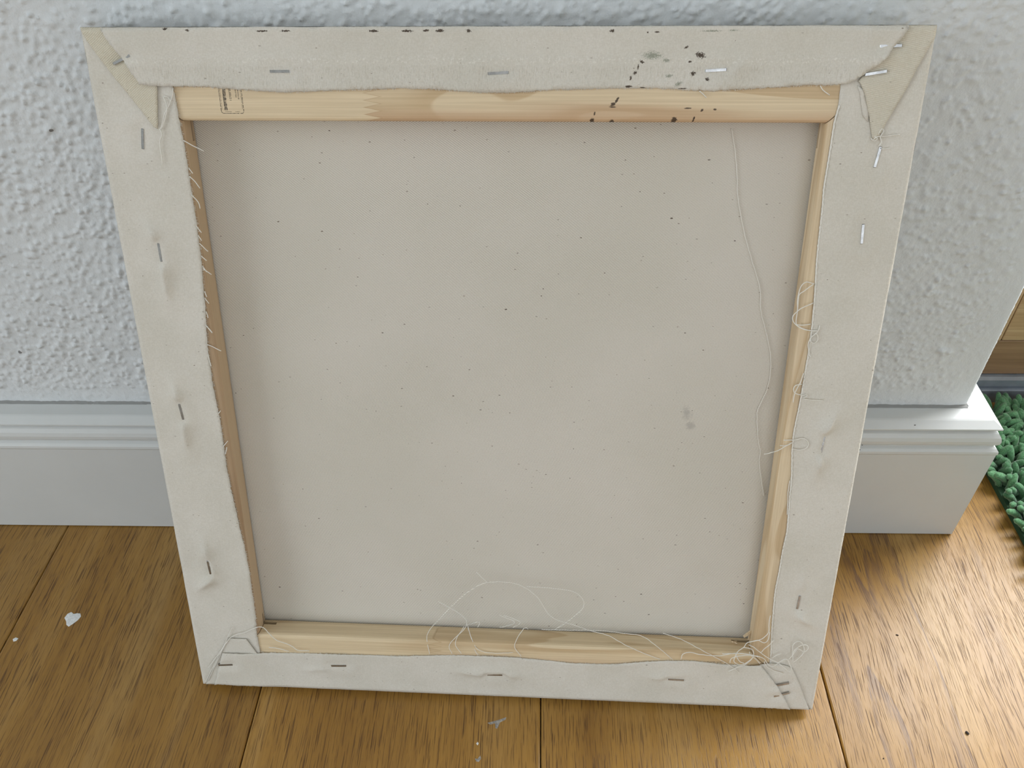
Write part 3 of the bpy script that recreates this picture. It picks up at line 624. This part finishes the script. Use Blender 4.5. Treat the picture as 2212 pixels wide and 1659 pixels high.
# cracked dark caulk line between plaster and skirting
V = []; F = []
xs = np.arange(-0.8, WX+0.001, 0.004)
for i, x in enumerate(xs):
    h = 0.1181+0.0005*mnoise.noise(Vector((x*60, 0, 0)))+0.0004*mnoise.noise(Vector((x*230, 4, 0)))
    V += [(x, -0.0006, 0.1178), (x, -0.0012-0.0003*mnoise.noise(Vector((x*90, 1, 0))), h), (x, 0.002, h+0.0012)]
    if i:
        k = 3*i
        F += [(k-3, k, k+1, k-2), (k-2, k+1, k+2, k-1)]
def nail_hole(x, z, d, r):
    V = [(x+r*math.cos(a*math.pi/4), 0.0005-d-0.00012, z+r*math.sin(a*math.pi/4)) for a in range(8)]+[(x, 0.0005-d-0.00022, z)]
    mesh_obj('nail_hole', V, [(a, (a+1) % 8, 8) for a in range(8)], M['grit'], bpy.data.objects['baseboard_back'])
nail_hole(0.2597, 0.1150, 0.0157, 0.0006); nail_hole(0.2263, 0.0950, 0.0203, 0.0006); nail_hole(0.2275, 0.0985, 0.0190, 0.0004)
tag(mesh_obj('trim_1', V, F, M['seal']), kind='structure')

# ------------------------------------------------------------------ the stretched canvas, leaning on the wall with its back to the room
root = empty('stretched_canvas')
yaw, lean = -0.0268, 0.3459
u_ = Vector((math.cos(yaw), math.sin(yaw), 0)); n_ = Vector((-math.sin(yaw), math.cos(yaw), 0))
up_ = math.cos(lean)*Vector((0, 0, 1))+math.sin(lean)*n_
th_ = math.cos(lean)*n_-math.sin(lean)*Vector((0, 0, 1))
mat = Matrix((u_, up_, -th_)).transposed().to_4x4()
mat.translation = Vector((-0.2220, -0.1539, 0.0063))
root.matrix_world = mat
tag(root, 'back of a square stretched artist canvas on a pine frame leaning against the white wall', 'canvas')

T = 18.0
# --- stretcher bars
BW = 42.4
PROF = [(0.3, 0.0), (BW-2.6, 0.0), (BW-1.5, -0.25), (BW-0.6, -0.9), (BW-0.1, -2.0), (BW, -3.2), (BW-0.3, -12.5), (BW-1.2, -15.6), (2.0, -15.6), (0.3, -16.6)]
def bar(name, horizontal, far, matl, slots):
    L = 400.0 if horizontal else H
    V = []; F = []
    n = len(PROF)
    for end in (0, 1):
        for s, w in PROF:
            t = s+0.28 if end == 0 else L-s-0.28
            c = ((H if horizontal else 400.0)-s) if far else s
            V.append(((t, c, w) if horizontal else (c, t, w)))
    V = [(x*MM, y*MM, z*MM) for x, y, z in V]
    for i in range(n):
        F.append((i, (i+1) % n, n+(i+1) % n, n+i))
    F += [tuple(range(n)), tuple(range(2*n-1, n-1, -1))]
    o = mesh_obj('stretcher_bar', V, F, matl)
    bm = bmesh.new(); bm.from_mesh(o.data); bmesh.ops.recalc_face_normals(bm, faces=bm.faces); bm.to_mesh(o.data); bm.free()
    for (t0, t1) in slots:                       # wedge slots sawn into the inner side near the mitres
        c0, c1 = BW-9, BW+4
        if far: c0, c1 = ((H if horizontal else 400.0)-c1, (H if horizontal else 400.0)-c0)
        lo = (t0, c0, -12.8) if horizontal else (c0, t0, -12.8)
        hi = (t1, c1, -10.2) if horizontal else (c1, t1, -10.2)
        cut = box_obj('cutter', [a*MM for a in lo], [a*MM for a in hi], matl)
        md = o.modifiers.new('slot', 'BOOLEAN'); md.operation = 'DIFFERENCE'; md.object = cut; md.solver = 'EXACT'
        dg = bpy.context.evaluated_depsgraph_get()
        me = bpy.data.meshes.new_from_object(o.evaluated_get(dg))
        o.modifiers.clear(); o.data = me
        bpy.data.objects.remove(cut, do_unlink=True)
    o.data.name = 'stretcher_bar'
    o.parent = root
    return o
bt = bar('t', True, True, M['bar_top'], [])
bb = bar('b', True, False, M['bar_bottom'], [(30, 50.5), (347, 372)])
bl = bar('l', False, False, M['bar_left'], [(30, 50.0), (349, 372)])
br = bar('r', False, True, M['bar_right'], [(30, 51), (347, 372)])
for o, l in ((bt, 'top pine bar with zigzag finger joint and dark brown smears'), (bb, 'bottom pine bar with a finger joint'), (bl, 'left reddish pine bar'), (br, 'right pine bar with curved grain')):
    o['label'] = l

# --- stamp printed on the top bar (rounded frame with illegible turned lines) and the trace of a second one on the bottom bar
def print_marks(parent, quads, name='maker_stamp'):
    bm = bmesh.new()
    for (x0, y0, x1, y1) in quads:
        vs = [bm.verts.new((a*MM, b*MM, 0.00003)) for a, b in ((x0, y0), (x1, y0), (x1, y1), (x0, y1))]
        bm.faces.new(vs)
    return bm_obj(name, bm, M['ink'], parent)
q = []
rs = random.Random(5)
def seg(x0, y0, x1, y1, w, gaps=0.0):
    L = math.hypot(x1-x0, y1-y0); n = max(1, int(L/0.45))
    for k in range(n):
        if rs.random() < gaps: continue
        a, b = k/n, (k+1.02)/n
        xa, ya, xb, yb = x0+(x1-x0)*a, y0+(y1-y0)*a, x0+(x1-x0)*b, y0+(y1-y0)*b
        ww = w*(0.7+0.6*rs.random())/2
        if abs(x1-x0) > abs(y1-y0): q.append((min(xa, xb), ya-ww, max(xa, xb), ya+ww))
        else: q.append((xa-ww, min(ya, yb), xa+ww, max(ya, yb)))
sx0, sx1, sy0, sy1 = 63.3, 74.6, 363.3, 388.0
seg(sx0, sy0+1.2, sx0, sy1, 0.22, 0.05); seg(sx0+0.55, sy0+1.4, sx0+0.55, sy1, 0.12, 0.3)
seg(sx1, sy0+1.2, sx1, sy1, 0.28, 0.05); seg(sx1-0.5, sy0+1.6, sx1-0.5, sy1, 0.14, 0.2)
seg(sx0+1.2, sy0, sx1-0.4, sy0, 0.22, 0.12); seg(sx0+1.0, sy0+0.8, sx1-1.0, sy0+0.8, 0.16, 0.35)
for k in range(5):
    a = math.pi+k/4*math.pi/2
    q.append((sx0+1.2+1.2*math.cos(a)-0.16, sy0+1.2+1.2*math.sin(a)-0.16, sx0+1.2+1.2*math.cos(a)+0.16, sy0+1.2+1.2*math.sin(a)+0.16))
    a = -math.pi/2+k/4*math.pi/2
    q.append((sx1-1.2+1.2*math.cos(a)-0.14, sy0+1.2+1.2*math.sin(a)-0.14, sx1-1.2+1.2*math.cos(a)+0.14, sy0+1.2+1.2*math.sin(a)+0.14))
def turned_line(xc, h, ya, yb, pitch, dens):
    """a line of print turned a quarter, reading upwards: each sign is a few short strokes"""
    y = ya
    while y < yb:
        L = pitch*(0.62+0.25*rs.random())
        q.append((xc-h/2, y, xc+h/2, y+L*0.28))
        if rs.random() < dens: q.append((xc-h/2, y+L*0.7, xc+h/2*(0.2+0.8*rs.random()), y+L))
        if rs.random() < 0.8: q.append((xc-h/2, y, xc-h/2+h*0.2, y+L))
        if rs.random() < 0.6: q.append((xc+h/2-h*0.2, y, xc+h/2, y+L))
        y += pitch
turned_line(65.8, 1.6, 364.8, 387, 0.62, 1.0); turned_line(65.8, 1.0, 365.1, 387, 0.74, 1.0)
turned_line(68.7, 0.95, 369.3, 387, 0.75, 0.7)
turned_line(71.6, 0.55, 370.8, 387, 0.62, 0.6)
turned_line(72.8, 0.55, 369.9, 387, 0.62, 0.6)
tag(print_marks(bt, q), 'small black printed stamp half hidden under the cloth')
q = []
seg(330.6, 34.6, 341.5, 34.9, 0.25, 0.15); seg(331.2, 33.9, 341, 34.1, 0.2, 0.3); seg(341.8, 30, 341.8, 34.2, 0.25, 0.1); seg(330.4, 30, 330.4, 34.0, 0.25, 0.1)
print_marks(bb, q)

# --- raw splinters at the lower right wedge slots
def splinter(p, axis, L, w):
    a = Vector(axis).normalized(); s = a.cross(Vector((0.2, 0.1, 1))).normalized(); b = a.cross(s)
    V = []
    for t, k in ((0, 1.0), (0.55, 0.95), (1, 0.7)):
        c = Vector(p)+a*L*t
        V += [c+s*w*k+b*w*0.5, c-s*w*k+b*w*0.5, c-s*w*k-b*w*0.5, c+s*w*k-b*w*0.5]
    F = [(0, 1, 2, 3), (11, 10, 9, 8)]
    for j in (0, 4):
        for i in range(4): F.append((j+i, j+(i+1) % 4, j+4+(i+1) % 4, j+4+i))
    return mesh_obj('wood_splinter', [v*MM for v in V], F, M['bar_right'], root)
splinter((357.8, 52.5, -8.5), (-0.85, -0.5, 0.35), 6.0, 0.9)
splinter((357.4, 50.0, -9.0), (-0.2, -1, 0.2), 4.0, 0.55)
splinter((350.2, 42.5, -10.6), (-0.8, 0.35, 0.6), 4.0, 0.45)
splinter((347.0, 42.6, -10.3), (0.75, 0.2, 0.7), 4.0, 0.45)

# --- the cloth: face sheet (seen from behind) with its turned sides
def canvas_sheet():
    n = 80
    V = []; F = []
    for j in range(n+1):
        for i in range(n+1):
            a, b = i/n, j/n
            sag = 0.5*math.sin(math.pi*a)*math.sin(math.pi*b)+0.18*mnoise.noise(Vector((a*5, b*5, 0)))*min(1, 12*min(a, 1-a, b, 1-b))
            V.append((-0.5+401*a, -0.5+(H+1)*b, -17.0-sag))
    for j in range(n):
        for i in range(n):
            k = j*(n+1)+i; F.append((k, k+1, k+n+2, k+n+1))
    ring = [(i, 0) for i in range(n)]+[(n, j) for j in range(n)]+[(n-i, n) for i in range(n)]+[(0, n-j) for j in range(n)]
    base = len(V)
    for (i, j) in ring:
        x, y, z = V[j*(n+1)+i]
        bulge = 0.25*mnoise.noise(Vector((x*0.03, y*0.03, 2)))
        dx = (-1 if i == 0 else 1 if i == n else 0); dy = (-1 if j == 0 else 1 if j == n else 0)
        V.append((x+dx*(0.15+bulge), y+dy*(0.15+bulge), -8.0)); V.append((x, y, 0.22))
    m = len(ring)
    for k in range(m):
        i, j = ring[k]; i2, j2 = ring[(k+1) % m]
        a, b = j*(n+1)+i, j2*(n+1)+i2
        c, d = base+2*k, base+2*((k+1) % m)
        F.append((b, a, c, d)); F.append((d, c, c+1, d+1))
    return mesh_obj('canvas_sheet', [(x*MM, y*MM, z*MM) for x, y, z in V], F, M['twill'], root, True)
tag(canvas_sheet(), 'raw cotton twill back of the canvas with dark seed specks')

def seg_dist(p, a, b):
    ax, ay = a; bx, by = b
    dx, dy = bx-ax, by-ay
    L = dx*dx+dy*dy
    t = 0.0 if L == 0 else max(0.0, min(1.0, ((p[0]-ax)*dx+(p[1]-ay)*dy)/L))
    return math.hypot(p[0]-ax-t*dx, p[1]-ay-t*dy)

def relief(x, y):
    h = 0.0
    for (a, b) in STAPLES:
        if abs(x-a[0]) < 22 and abs(y-a[1]) < 22:
            d = seg_dist((x, y), a, b)
            h -= 0.75*math.exp(-(d/2.0)**2)
            h += 0.35*math.exp(-((d-6.0)/3.0)**2)
    for pts, amp in RIDGES:
        if min(p[0] for p in pts)-12 < x < max(p[0] for p in pts)+12 and min(p[1] for p in pts)-12 < y < max(p[1] for p in pts)+12:
            d = min(seg_dist((x, y), pts[i], pts[i+1]) for i in range(len(pts)-1))
            e = min(math.hypot(x-pts[0][0], y-pts[0][1]), math.hypot(x-pts[-1][0], y-pts[-1][1]))
            k = min(1.0, 0.25+e/10.0)
            h += amp*k*(1.7*math.exp(-(d/1.8)**2)+0.9*math.exp(-(d/5.0)**2))
    for (a, b) in STAPLES:
        if abs(x-a[0]) < 22 and abs(y-a[1]) < 22:
            h *= 1-0.85*math.exp(-(seg_dist((x, y), a, b)/2.4)**2) if h > 0 else 1
    h += 0.16*mnoise.noise(Vector((x*0.05, y*0.05, 7)))+0.06*mnoise.noise(Vector((x*0.16, y*0.16, 1)))
    return h

def cloth_piece(name, outline, base, matl, step=1.7, fray=0.22, thick=0.45, rollout=True, label=None, edge_lift=0.0):
    edge_lift *= 1.5
    pts = []
    n = len(outline)
    for i in range(n):
        a, b = Vector(outline[i]), Vector(outline[(i+1) % n])
        L = (b-a).length; k = max(1, int(L/0.9))
        nr = Vector((-(b-a).y, (b-a).x)).normalized() if L > 0 else Vector((0, 0))
        straight = (abs(a.x-b.x) < 0.6 and (a.x < 1 or a.x > 399)) or (abs(a.y-b.y) < 0.6 and (a.y < 1 or a.y > H-1))
        for j in range(k):
            p = a.lerp(b, j/k)
            jit = 0.05 if straight else fray
            p = p+nr*(jit*(rs.random()-0.5)*2)
            if straight: p = p+nr*(0.25*mnoise.noise(Vector((p.x*0.05, p.y*0.05, 5))))
            pts.append(p)
    m = len(pts)
    xs = [p.x for p in pts]; ys = [p.y for p in pts]
    inner = []
    y = min(ys)+step/2; row = 0
    poly = [(p.x, p.y) for p in pts]
    P = np.array(poly); Pn = np.roll(P, -1, 0)
    while y < max(ys):
        x = min(xs)+step/2*(1+row % 2)
        cr = (P[:, 1] > y) != (Pn[:, 1] > y)
        xi = np.sort(P[cr, 0]+(y-P[cr, 1])/(Pn[cr, 1]-P[cr, 1])*(Pn[cr, 0]-P[cr, 0]))
        while x < max(xs):
            if np.sum(xi < x) % 2 == 1:
                d2 = np.min((P[:, 0]-x)**2+(P[:, 1]-y)**2)
                if d2 > (0.7*step)**2*0.6: inner.append(Vector((x+0.2*(rs.random()-0.5), y+0.2*(rs.random()-0.5))))
            x += step
        y += step*0.9; row += 1
    allp = pts+inner
    res = delaunay_2d_cdt(allp, [], [list(range(m))], 1, 1e-5)
    vo, eo, fo, ov = res[0], res[1], res[2], res[3]
    V = []
    for v in vo:
        x, y = v.x, v.y
        h = base(x, y) if callable(base) else base
        h += relief(x, y)
        if edge_lift:
            d = math.sqrt(float(np.min((P[:, 0]-x)**2+(P[:, 1]-y)**2)))
            h += edge_lift*math.exp(-(d/4.0)**2)*(0.6+0.8*mnoise.noise(Vector((x*0.04, y*0.04, 9))))
        eo_d = min(x+0.5, 400.5-x, y+0.5, H+0.5-y)
        floor_h = 0.06
        h = max(h, floor_h)
        if rollout and eo_d < 1.3:
            q_ = max(0.0, eo_d)/1.3
            h = -thick*0.35+(h+thick*0.35)*math.sqrt(max(0.0, 1-(1-q_)**2))
        V.append((x, y, h+thick))
    nv = len(V)
    V += [(x, y, h-thick) for x, y, h in V]
    F = [tuple(f) for f in fo]
    # orient the top side towards the viewer
    F2 = []
    for f in F:
        a, b, c = (Vector(V[f[0]]), Vector(V[f[1]]), Vector(V[f[2]]))
        if (b-a).cross(c-a).z < 0: f = tuple(reversed(f))
        F2.append(f)
    cnt = {}
    for f in F2:
        for i in range(len(f)):
            e = (f[i], f[(i+1) % len(f)]); cnt[e] = cnt.get(e, 0)+1
    side = [(b, a, a+nv, b+nv) for (a, b) in cnt if (b, a) not in cnt]
    F3 = F2+[tuple(reversed([i+nv for i in f])) for f in F2]+side
    o = mesh_obj(name, [(x*MM, y*MM, z*MM) for x, y, z in V], F3, matl, root, True)
    if label: o['label'] = label
    return o

def sm(a, b, x):
    t = max(0.0, min(1.0, (x-a)/(b-a))); return t*t*(3-2*t)

left_out = [(-0.4, -0.4), (-0.4, H*0.25), (-0.4, H*0.5), (-0.4, H*0.75), (-0.4, H+0.4)]
L_poly = left_out+[(0.6, H+0.4), (5, 397), (36, 397), (40, 392)]+LEFT_EDGE+[(41.5, 22), (38, 8), (13, 4), (8.5, -0.4)]
cloth_piece('canvas_flap', L_poly, 0.08, M['cloth'], label='left turned-over strip of raw canvas', edge_lift=0.35)
R_poly = [(400.4, -0.4), (400.4, H*0.25), (400.4, H*0.5), (400.4, H*0.75), (400.4, H+0.4)]+[(399.6, H+0.4), (396, 397), (366, 397), (361, 392)]+RIGHT_EDGE+[(369, 22), (372, 8), (375, 4), (396, 4), (399.4, -0.4)]
cloth_piece('canvas_flap', R_poly, 0.08, M['cloth'], label='right turned-over strip of raw canvas with stitched inner edge', edge_lift=0.30, fray=0.10)
def clampv(P):
    out = []
    for x, y in P:
        x = -0.4 if x < 1.2 else 400.4 if x > 398.8 else x
        y = -0.4 if y < 1.2 else H+0.4 if y > H-1.2 else y
        out.append((x, y))
    return out
cloth_piece('corner_fold', clampv(FOLD_TL), lambda x, y: 0.85+1.9*sm(34.5, 41.0, x)*sm(352, 362, y)*(1-0.6*sm(368, 376, y)), M['cloth_fold'], step=1.4, fray=0.08, label='folded triangular canvas corner, upper left', edge_lift=0.3)
cloth_piece('corner_fold', clampv(FOLD_TR), 0.85, M['cloth_fold_r'], step=1.4, fray=0.08, label='folded triangular canvas corner, upper right', edge_lift=0.35)
cloth_piece('corner_fold', clampv(FOLD_BR), 0.85, M['cloth'], step=1.4, fray=0.08, label='folded canvas corner, lower right', edge_lift=0.3)
cloth_piece('corner_fold', clampv(FOLD_BL), 0.85, M['cloth'], step=1.4, fray=0.08, label='folded canvas corner, lower left', edge_lift=0.5)
cloth_piece('corner_fold', TONGUE_TR, 0.55, M['cloth'], step=1.2, fray=0.06)
ends = lambda x, y: 0.12+1.85*(1-sm(30, 52, x)+sm(350, 368, x))
cloth_piece('canvas_flap', clampv(TOP_FLAP), ends, M['cloth_top'], label='top turned-over canvas strip with ribbed selvedge and dark smears', edge_lift=0.45, fray=0.28)
cloth_piece('canvas_flap', clampv(BOTTOM_FLAP), ends, M['cloth'], label='bottom turned-over canvas strip', edge_lift=0.30, fray=0.20)

# --- overlocked bead along the free edge of the right flap
pts = catmull([(x+0.35, y, 0.75) for x, y in RIGHT_EDGE[1:]], 0.9)
pts = [p+Vector((0.10*math.sin(i*1.9)+0.08*rs.random(), 0, 0.12*math.sin(i*1.3))) for i, p in enumerate(pts)]
V, F = tube_data([p*MM for p in pts], lambda s: 0.00038+0.00009*math.sin(s*900), 6)
tag(mesh_obj('overlock_seam', V, F, M['thread'], root, True), 'white stitched edge of the right canvas strip')

# --- staples
def staple(a, b, lift):
    a, b = Vector(a), Vector(b)
    c = (a+b)/2; d = (b-a).normalized(); L = 10.2; w = 1.2; t = 0.6
    n2 = Vector((-d.y, d.x))
    bm = bmesh.new()
    def P(s, k, z): v = c+d*s+n2*k; return (v.x*MM, v.y*MM, z*MM)
    prof = [(-L/2, -2.2), (-L/2, lift-0.35), (-L/2+0.35, lift), (0, lift+0.05), (L/2-0.35, lift), (L/2, lift-0.35), (L/2, -2.2)]
    inn = [(-L/2+t, -2.2), (-L/2+t, lift-t-0.1), (-L/2+t+0.1, lift-t), (0, lift-t+0.05), (L/2-t-0.1, lift-t), (L/2-t, lift-t-0.1), (L/2-t, -2.2)]
    ring = []
    for k in (-w/2, w/2):
        ring.append(([bm.verts.new(P(s, k, z)) for s, z in prof], [bm.verts.new(P(s, k, z)) for s, z in inn]))
    (o0, i0), (o1, i1) = ring
    for j in range(6):
        bm.faces.new((o0[j], o0[j+1], o1[j+1], o1[j])); bm.faces.new((i1[j], i1[j+1], i0[j+1], i0[j]))
        bm.faces.new((o0[j+1], o0[j], i0[j], i0[j+1])); bm.faces.new((o1[j], o1[j+1], i1[j+1], i1[j]))
    bm.faces.new((o0[0], o1[0], i1[0], i0[0])); bm.faces.new((o1[6], o0[6], i0[6], i1[6]))
    bmesh.ops.recalc_face_normals(bm, faces=bm.faces)
    return bm_obj('staple', bm, M['steel'], root)
ENDS = {0: 1.97, 4: 2.0, 5: 2.0, 14: 1.95, 18: 2.0, 19: 2.0}
for k, (a, b) in enumerate(STAPLES):
    z = max(max(0.06, ENDS.get(k, 0.12)+relief(a[0]+(b[0]-a[0])*s, a[1]+(b[1]-a[1])*s)) for s in (0.0, 0.25, 0.5, 0.75, 1.0))
    staple(a, b, z+0.45+(0.10 if k in (12, 16) else 0.32))

# --- loose threads
for k, th in enumerate(THREADS):
    P = [Vector((x, y, w)) for x, y, w in th]
    pts = catmull(P, 1.1)
    r = 0.21 if k < 14 else 0.25
    pts = [p+Vector((0.07*math.sin(i*0.9+k), 0.07*math.cos(i*1.1+2*k), 0.05*math.sin(i*1.7))) for i, p in enumerate(pts)]
    V, F = tube_data([p*MM for p in pts], r*MM, 5)
    mesh_obj('thread', V, F, M['thread'], root, True)
# fuzz: short fibres standing off the cut edges
V = []; F = []
def fuzz(edge, side, dens, ln, z0):
    global V, F
    for i in range(len(edge)-1):
        a, b = Vector(edge[i]), Vector(edge[i+1])
        L = (b-a).length
        nr = Vector((-(b-a).y, (b-a).x)).normalized()*side
        for k in range(int(L*dens)):
            p = a.lerp(b, rs.random())
            l = ln*(0.3+rs.random())
            d = nr*l+(b-a).normalized()*(rs.random()-0.5)*l*0.8
            v, f = tube_data([Vector((p.x, p.y, z0))*MM, Vector((p.x+d.x*0.6, p.y+d.y*0.6, z0+0.1))*MM, Vector((p.x+d.x, p.y+d.y, z0-0.1+0.3*rs.random()))*MM], 0.075*MM, 3)
            o = len(V); V += v; F += [tuple(q_+o for q_ in g_) for g_ in f]
fuzz(LEFT_EDGE, 1, 1.6, 0.8, 0.4)
fuzz(TOP_FLAP[5:-9], -1, 1.8, 0.55, 0.5)
fuzz(BOTTOM_FLAP[3:-5], 1, 1.5, 0.7, 0.5)
tag(mesh_obj('frayed_fibres', V, F, M['thread'], root), 'fine frayed fibres along the cut canvas edges', kind='stuff')

# ------------------------------------------------------------------ green shag mat
matroot = tag(empty('bath_mat', (0.60, -0.10, 0)), 'green shaggy chenille mat on the floor by the wall corner', 'mat')
X0, X1, Y0, Y1 = 0.372, 0.80, -0.36, 0.116
bm = bmesh.new(); bm_box(bm, (X0-0.60, Y0+0.10, 0.0004), (X1-0.60, Y1+0.10, 0.005))
vert = [e for e in bm.edges if abs(e.verts[0].co.z-e.verts[1].co.z) > 0.003]
bmesh.ops.bevel(bm, geom=vert, offset=0.03, segments=6, affect='EDGES', profile=0.5)
bm_obj('mat_backing', bm, M['backing'], matroot)
V = []; F = []
rm = random.Random(3)
sp = 0.0058
ny = int((Y1-Y0)/sp); nx = int((X1-X0)/sp)
def strand(x, y, ex, ey):
    L = 0.0135+0.005*rm.random(); r = 0.0025+0.0005*rm.random()
    a = rm.random()*2*math.pi; k = 0.25+0.5*rm.random()
    dx, dy = math.cos(a)*k+ex*1.0, math.sin(a)*k+ey*1.0
    m_ = math.hypot(dx, dy); 
    P = [Vector((x, y, 0.003))]
    n = 5; el = math.radians(88)
    for i in range(1, n+1):
        el2 = el-math.radians(58)*(i/n)*min(1.25, 0.35+0.75*m_)
        st_ = L/n
        p = P[-1]+Vector((dx/(m_+1e-6)*math.cos(el2), dy/(m_+1e-6)*math.cos(el2), math.sin(el2)))*st_
        p.z = max(p.z, r*1.05+0.001*rm.random())
        P.append(p)
    tip = (P[-1]-P[-2]).normalized()
    P.append(P[-1]+tip*r*0.7)
    rr = [r*0.8, r*1.05, r*0.95, r*1.06, r*0.97, r*0.85, r*0.3]
    v, f = tube_data(P, lambda s: rr[min(6, int(round(s*6)))]*(1+0.08*rm.random()), 6)
    o = len(V); V.extend(v); F.extend([tuple(q_+o for q_ in g_) for g_ in f])
for j in range(ny+1):
    for i in range(nx+1):
        x = X0+0.004+i*sp+0.0022*(rm.random()-0.5)+(0.5*sp if j % 2 else 0); y = Y0+0.004+j*sp+0.0022*(rm.random()-0.5)
        cx, cy = min(x-X0, X1-x), min(y-Y0, Y1-y)
        if cx < 0.03 and cy < 0.03 and math.hypot(0.03-cx, 0.03-cy) > 0.03: continue
        if x > X1-0.002 or y > Y1-0.002: continue
        ex = -(1-sm(0, 0.02, x-X0))+(1-sm(0, 0.02, X1-x)); ey = -(1-sm(0, 0.02, y-Y0))+(1-sm(0, 0.02, Y1-y))
        if x > 0.56 and (i+j) % 2: continue
        strand(x-0.60, y+0.10, ex, ey)
tag(mesh_obj('mat_pile', V, F, M['pile'], matroot, True), kind='stuff')

# ------------------------------------------------------------------ spots and crumbs on the floor
def fleck(name, x, y, pts, h, matl, label, cat, rot=0.0):
    """small irregular flake: domed polygon with thickness"""
    n = len(pts)
    V = [(0, 0, h)]; F = []
    for s, z in ((0.55, h*0.95), (0.92, h*0.6), (1.0, 0.0)):
        V += [(px*s*MM*1.25, py*s*MM*1.6, z) for px, py in pts]
    for i in range(n):
        F.append((0, 1+i, 1+(i+1) % n))
        for r in range(2):
            a = 1+r*n
            F.append((a+i, a+n+i, a+n+(i+1) % n, a+(i+1) % n))
    F.append(tuple(reversed([1+2*n+i for i in range(n)])))
    o = mesh_obj(name, V, F, matl, None, False)
    o.location = (x, y, 0.0); o.rotation_euler = (0, 0, rot)
    return tag(o, label, cat)
heart = [(-4.6, 0.5), (-4.0, 2.6), (-2.2, 3.6), (-0.2, 2.6), (1.6, 3.0), (3.6, 2.9), (4.8, 1.4), (4.0, -0.6), (2.0, -2.6), (0.4, -3.9), (-1.4, -3.0), (-2.6, -1.2)]
fleck('paint_fleck', -0.3371, -0.1037, heart, 0.00025, M['fleck'], 'heart-shaped white paint fleck on the brown floor left of the canvas', 'paint fleck')
fleck('paint_fleck', -0.3706, -0.1208, [(-1.6, 0.2), (-0.4, 1.1), (1.5, 0.6), (1.0, -0.6), (-0.5, -1.0)], 0.0003, M['fleck'], 'tiny white paint fleck by the plank seam at the left picture edge', 'paint fleck')
fleck('paint_fleck', -0.0245, -0.1735, [(-5, -0.9), (-2, -0.2), (1, 0.5), (4.6, 1.6), (4.4, 0.6), (1.5, -0.6), (0.2, -3.2), (-0.8, -3.0), (-1.0, -1.0), (-3.5, -1.6)], 0.00012, M['dust'], 'greyish dried smear on the floor below the middle of the canvas', 'smear')
fleck('paint_fleck', -0.0365, -0.1885, [(-0.7, 0), (0, 0.7), (0.7, 0.2), (0.2, -0.7)], 0.0004, M['fleck'], 'pinpoint white speck on the floor under the grey smear', 'paint fleck')
fleck('paint_fleck', -0.0355, -0.1985, [(-1.6, 0.4), (-0.4, 0.2), (1.0, 1.6), (1.5, 0.4), (0.4, -0.9), (-0.9, -0.7)], 0.0003, M['dust'], 'small grey hooked chip at the bottom edge of the picture', 'chip')
def crumb(x, y, sx, sy, rot, label):
    bm = bmesh.new(); bmesh.ops.create_icosphere(bm, subdivisions=2, radius=1.0)
    for v in bm.verts:
        k = 1+0.3*mnoise.noise(v.co*1.7+Vector((x*90, y*90, 0)))
        v.co = Vector((v.co.x*sx*k, v.co.y*sy*k, v.co.z*min(sx, sy)*0.8*k+min(sx, sy)*0.7))*MM
    o = bm_obj('crumb', bm, M['grit'], None, True); o.location = (x, y, 0); o.rotation_euler = (0, 0, rot)
    tag(o, label, 'crumb')
crumb(0.2522, -0.1074, 1.0, 0.45, -0.3, 'black elongated crumb in the middle of the brightly lit right plank')
crumb(0.2166, -0.1930, 0.45, 0.4, 0.0, 'dark round crumb near the plank seam at the bottom')
crumb(0.3150, -0.1790, 0.5, 0.4, 0.6, 'dark crumb at the lower right of the brightly lit right plank')
crumb(0.2740, -0.1760, 0.9, 1.3, 0.5, 'grey oval crumb beside the dark vein of the brightly lit right plank')
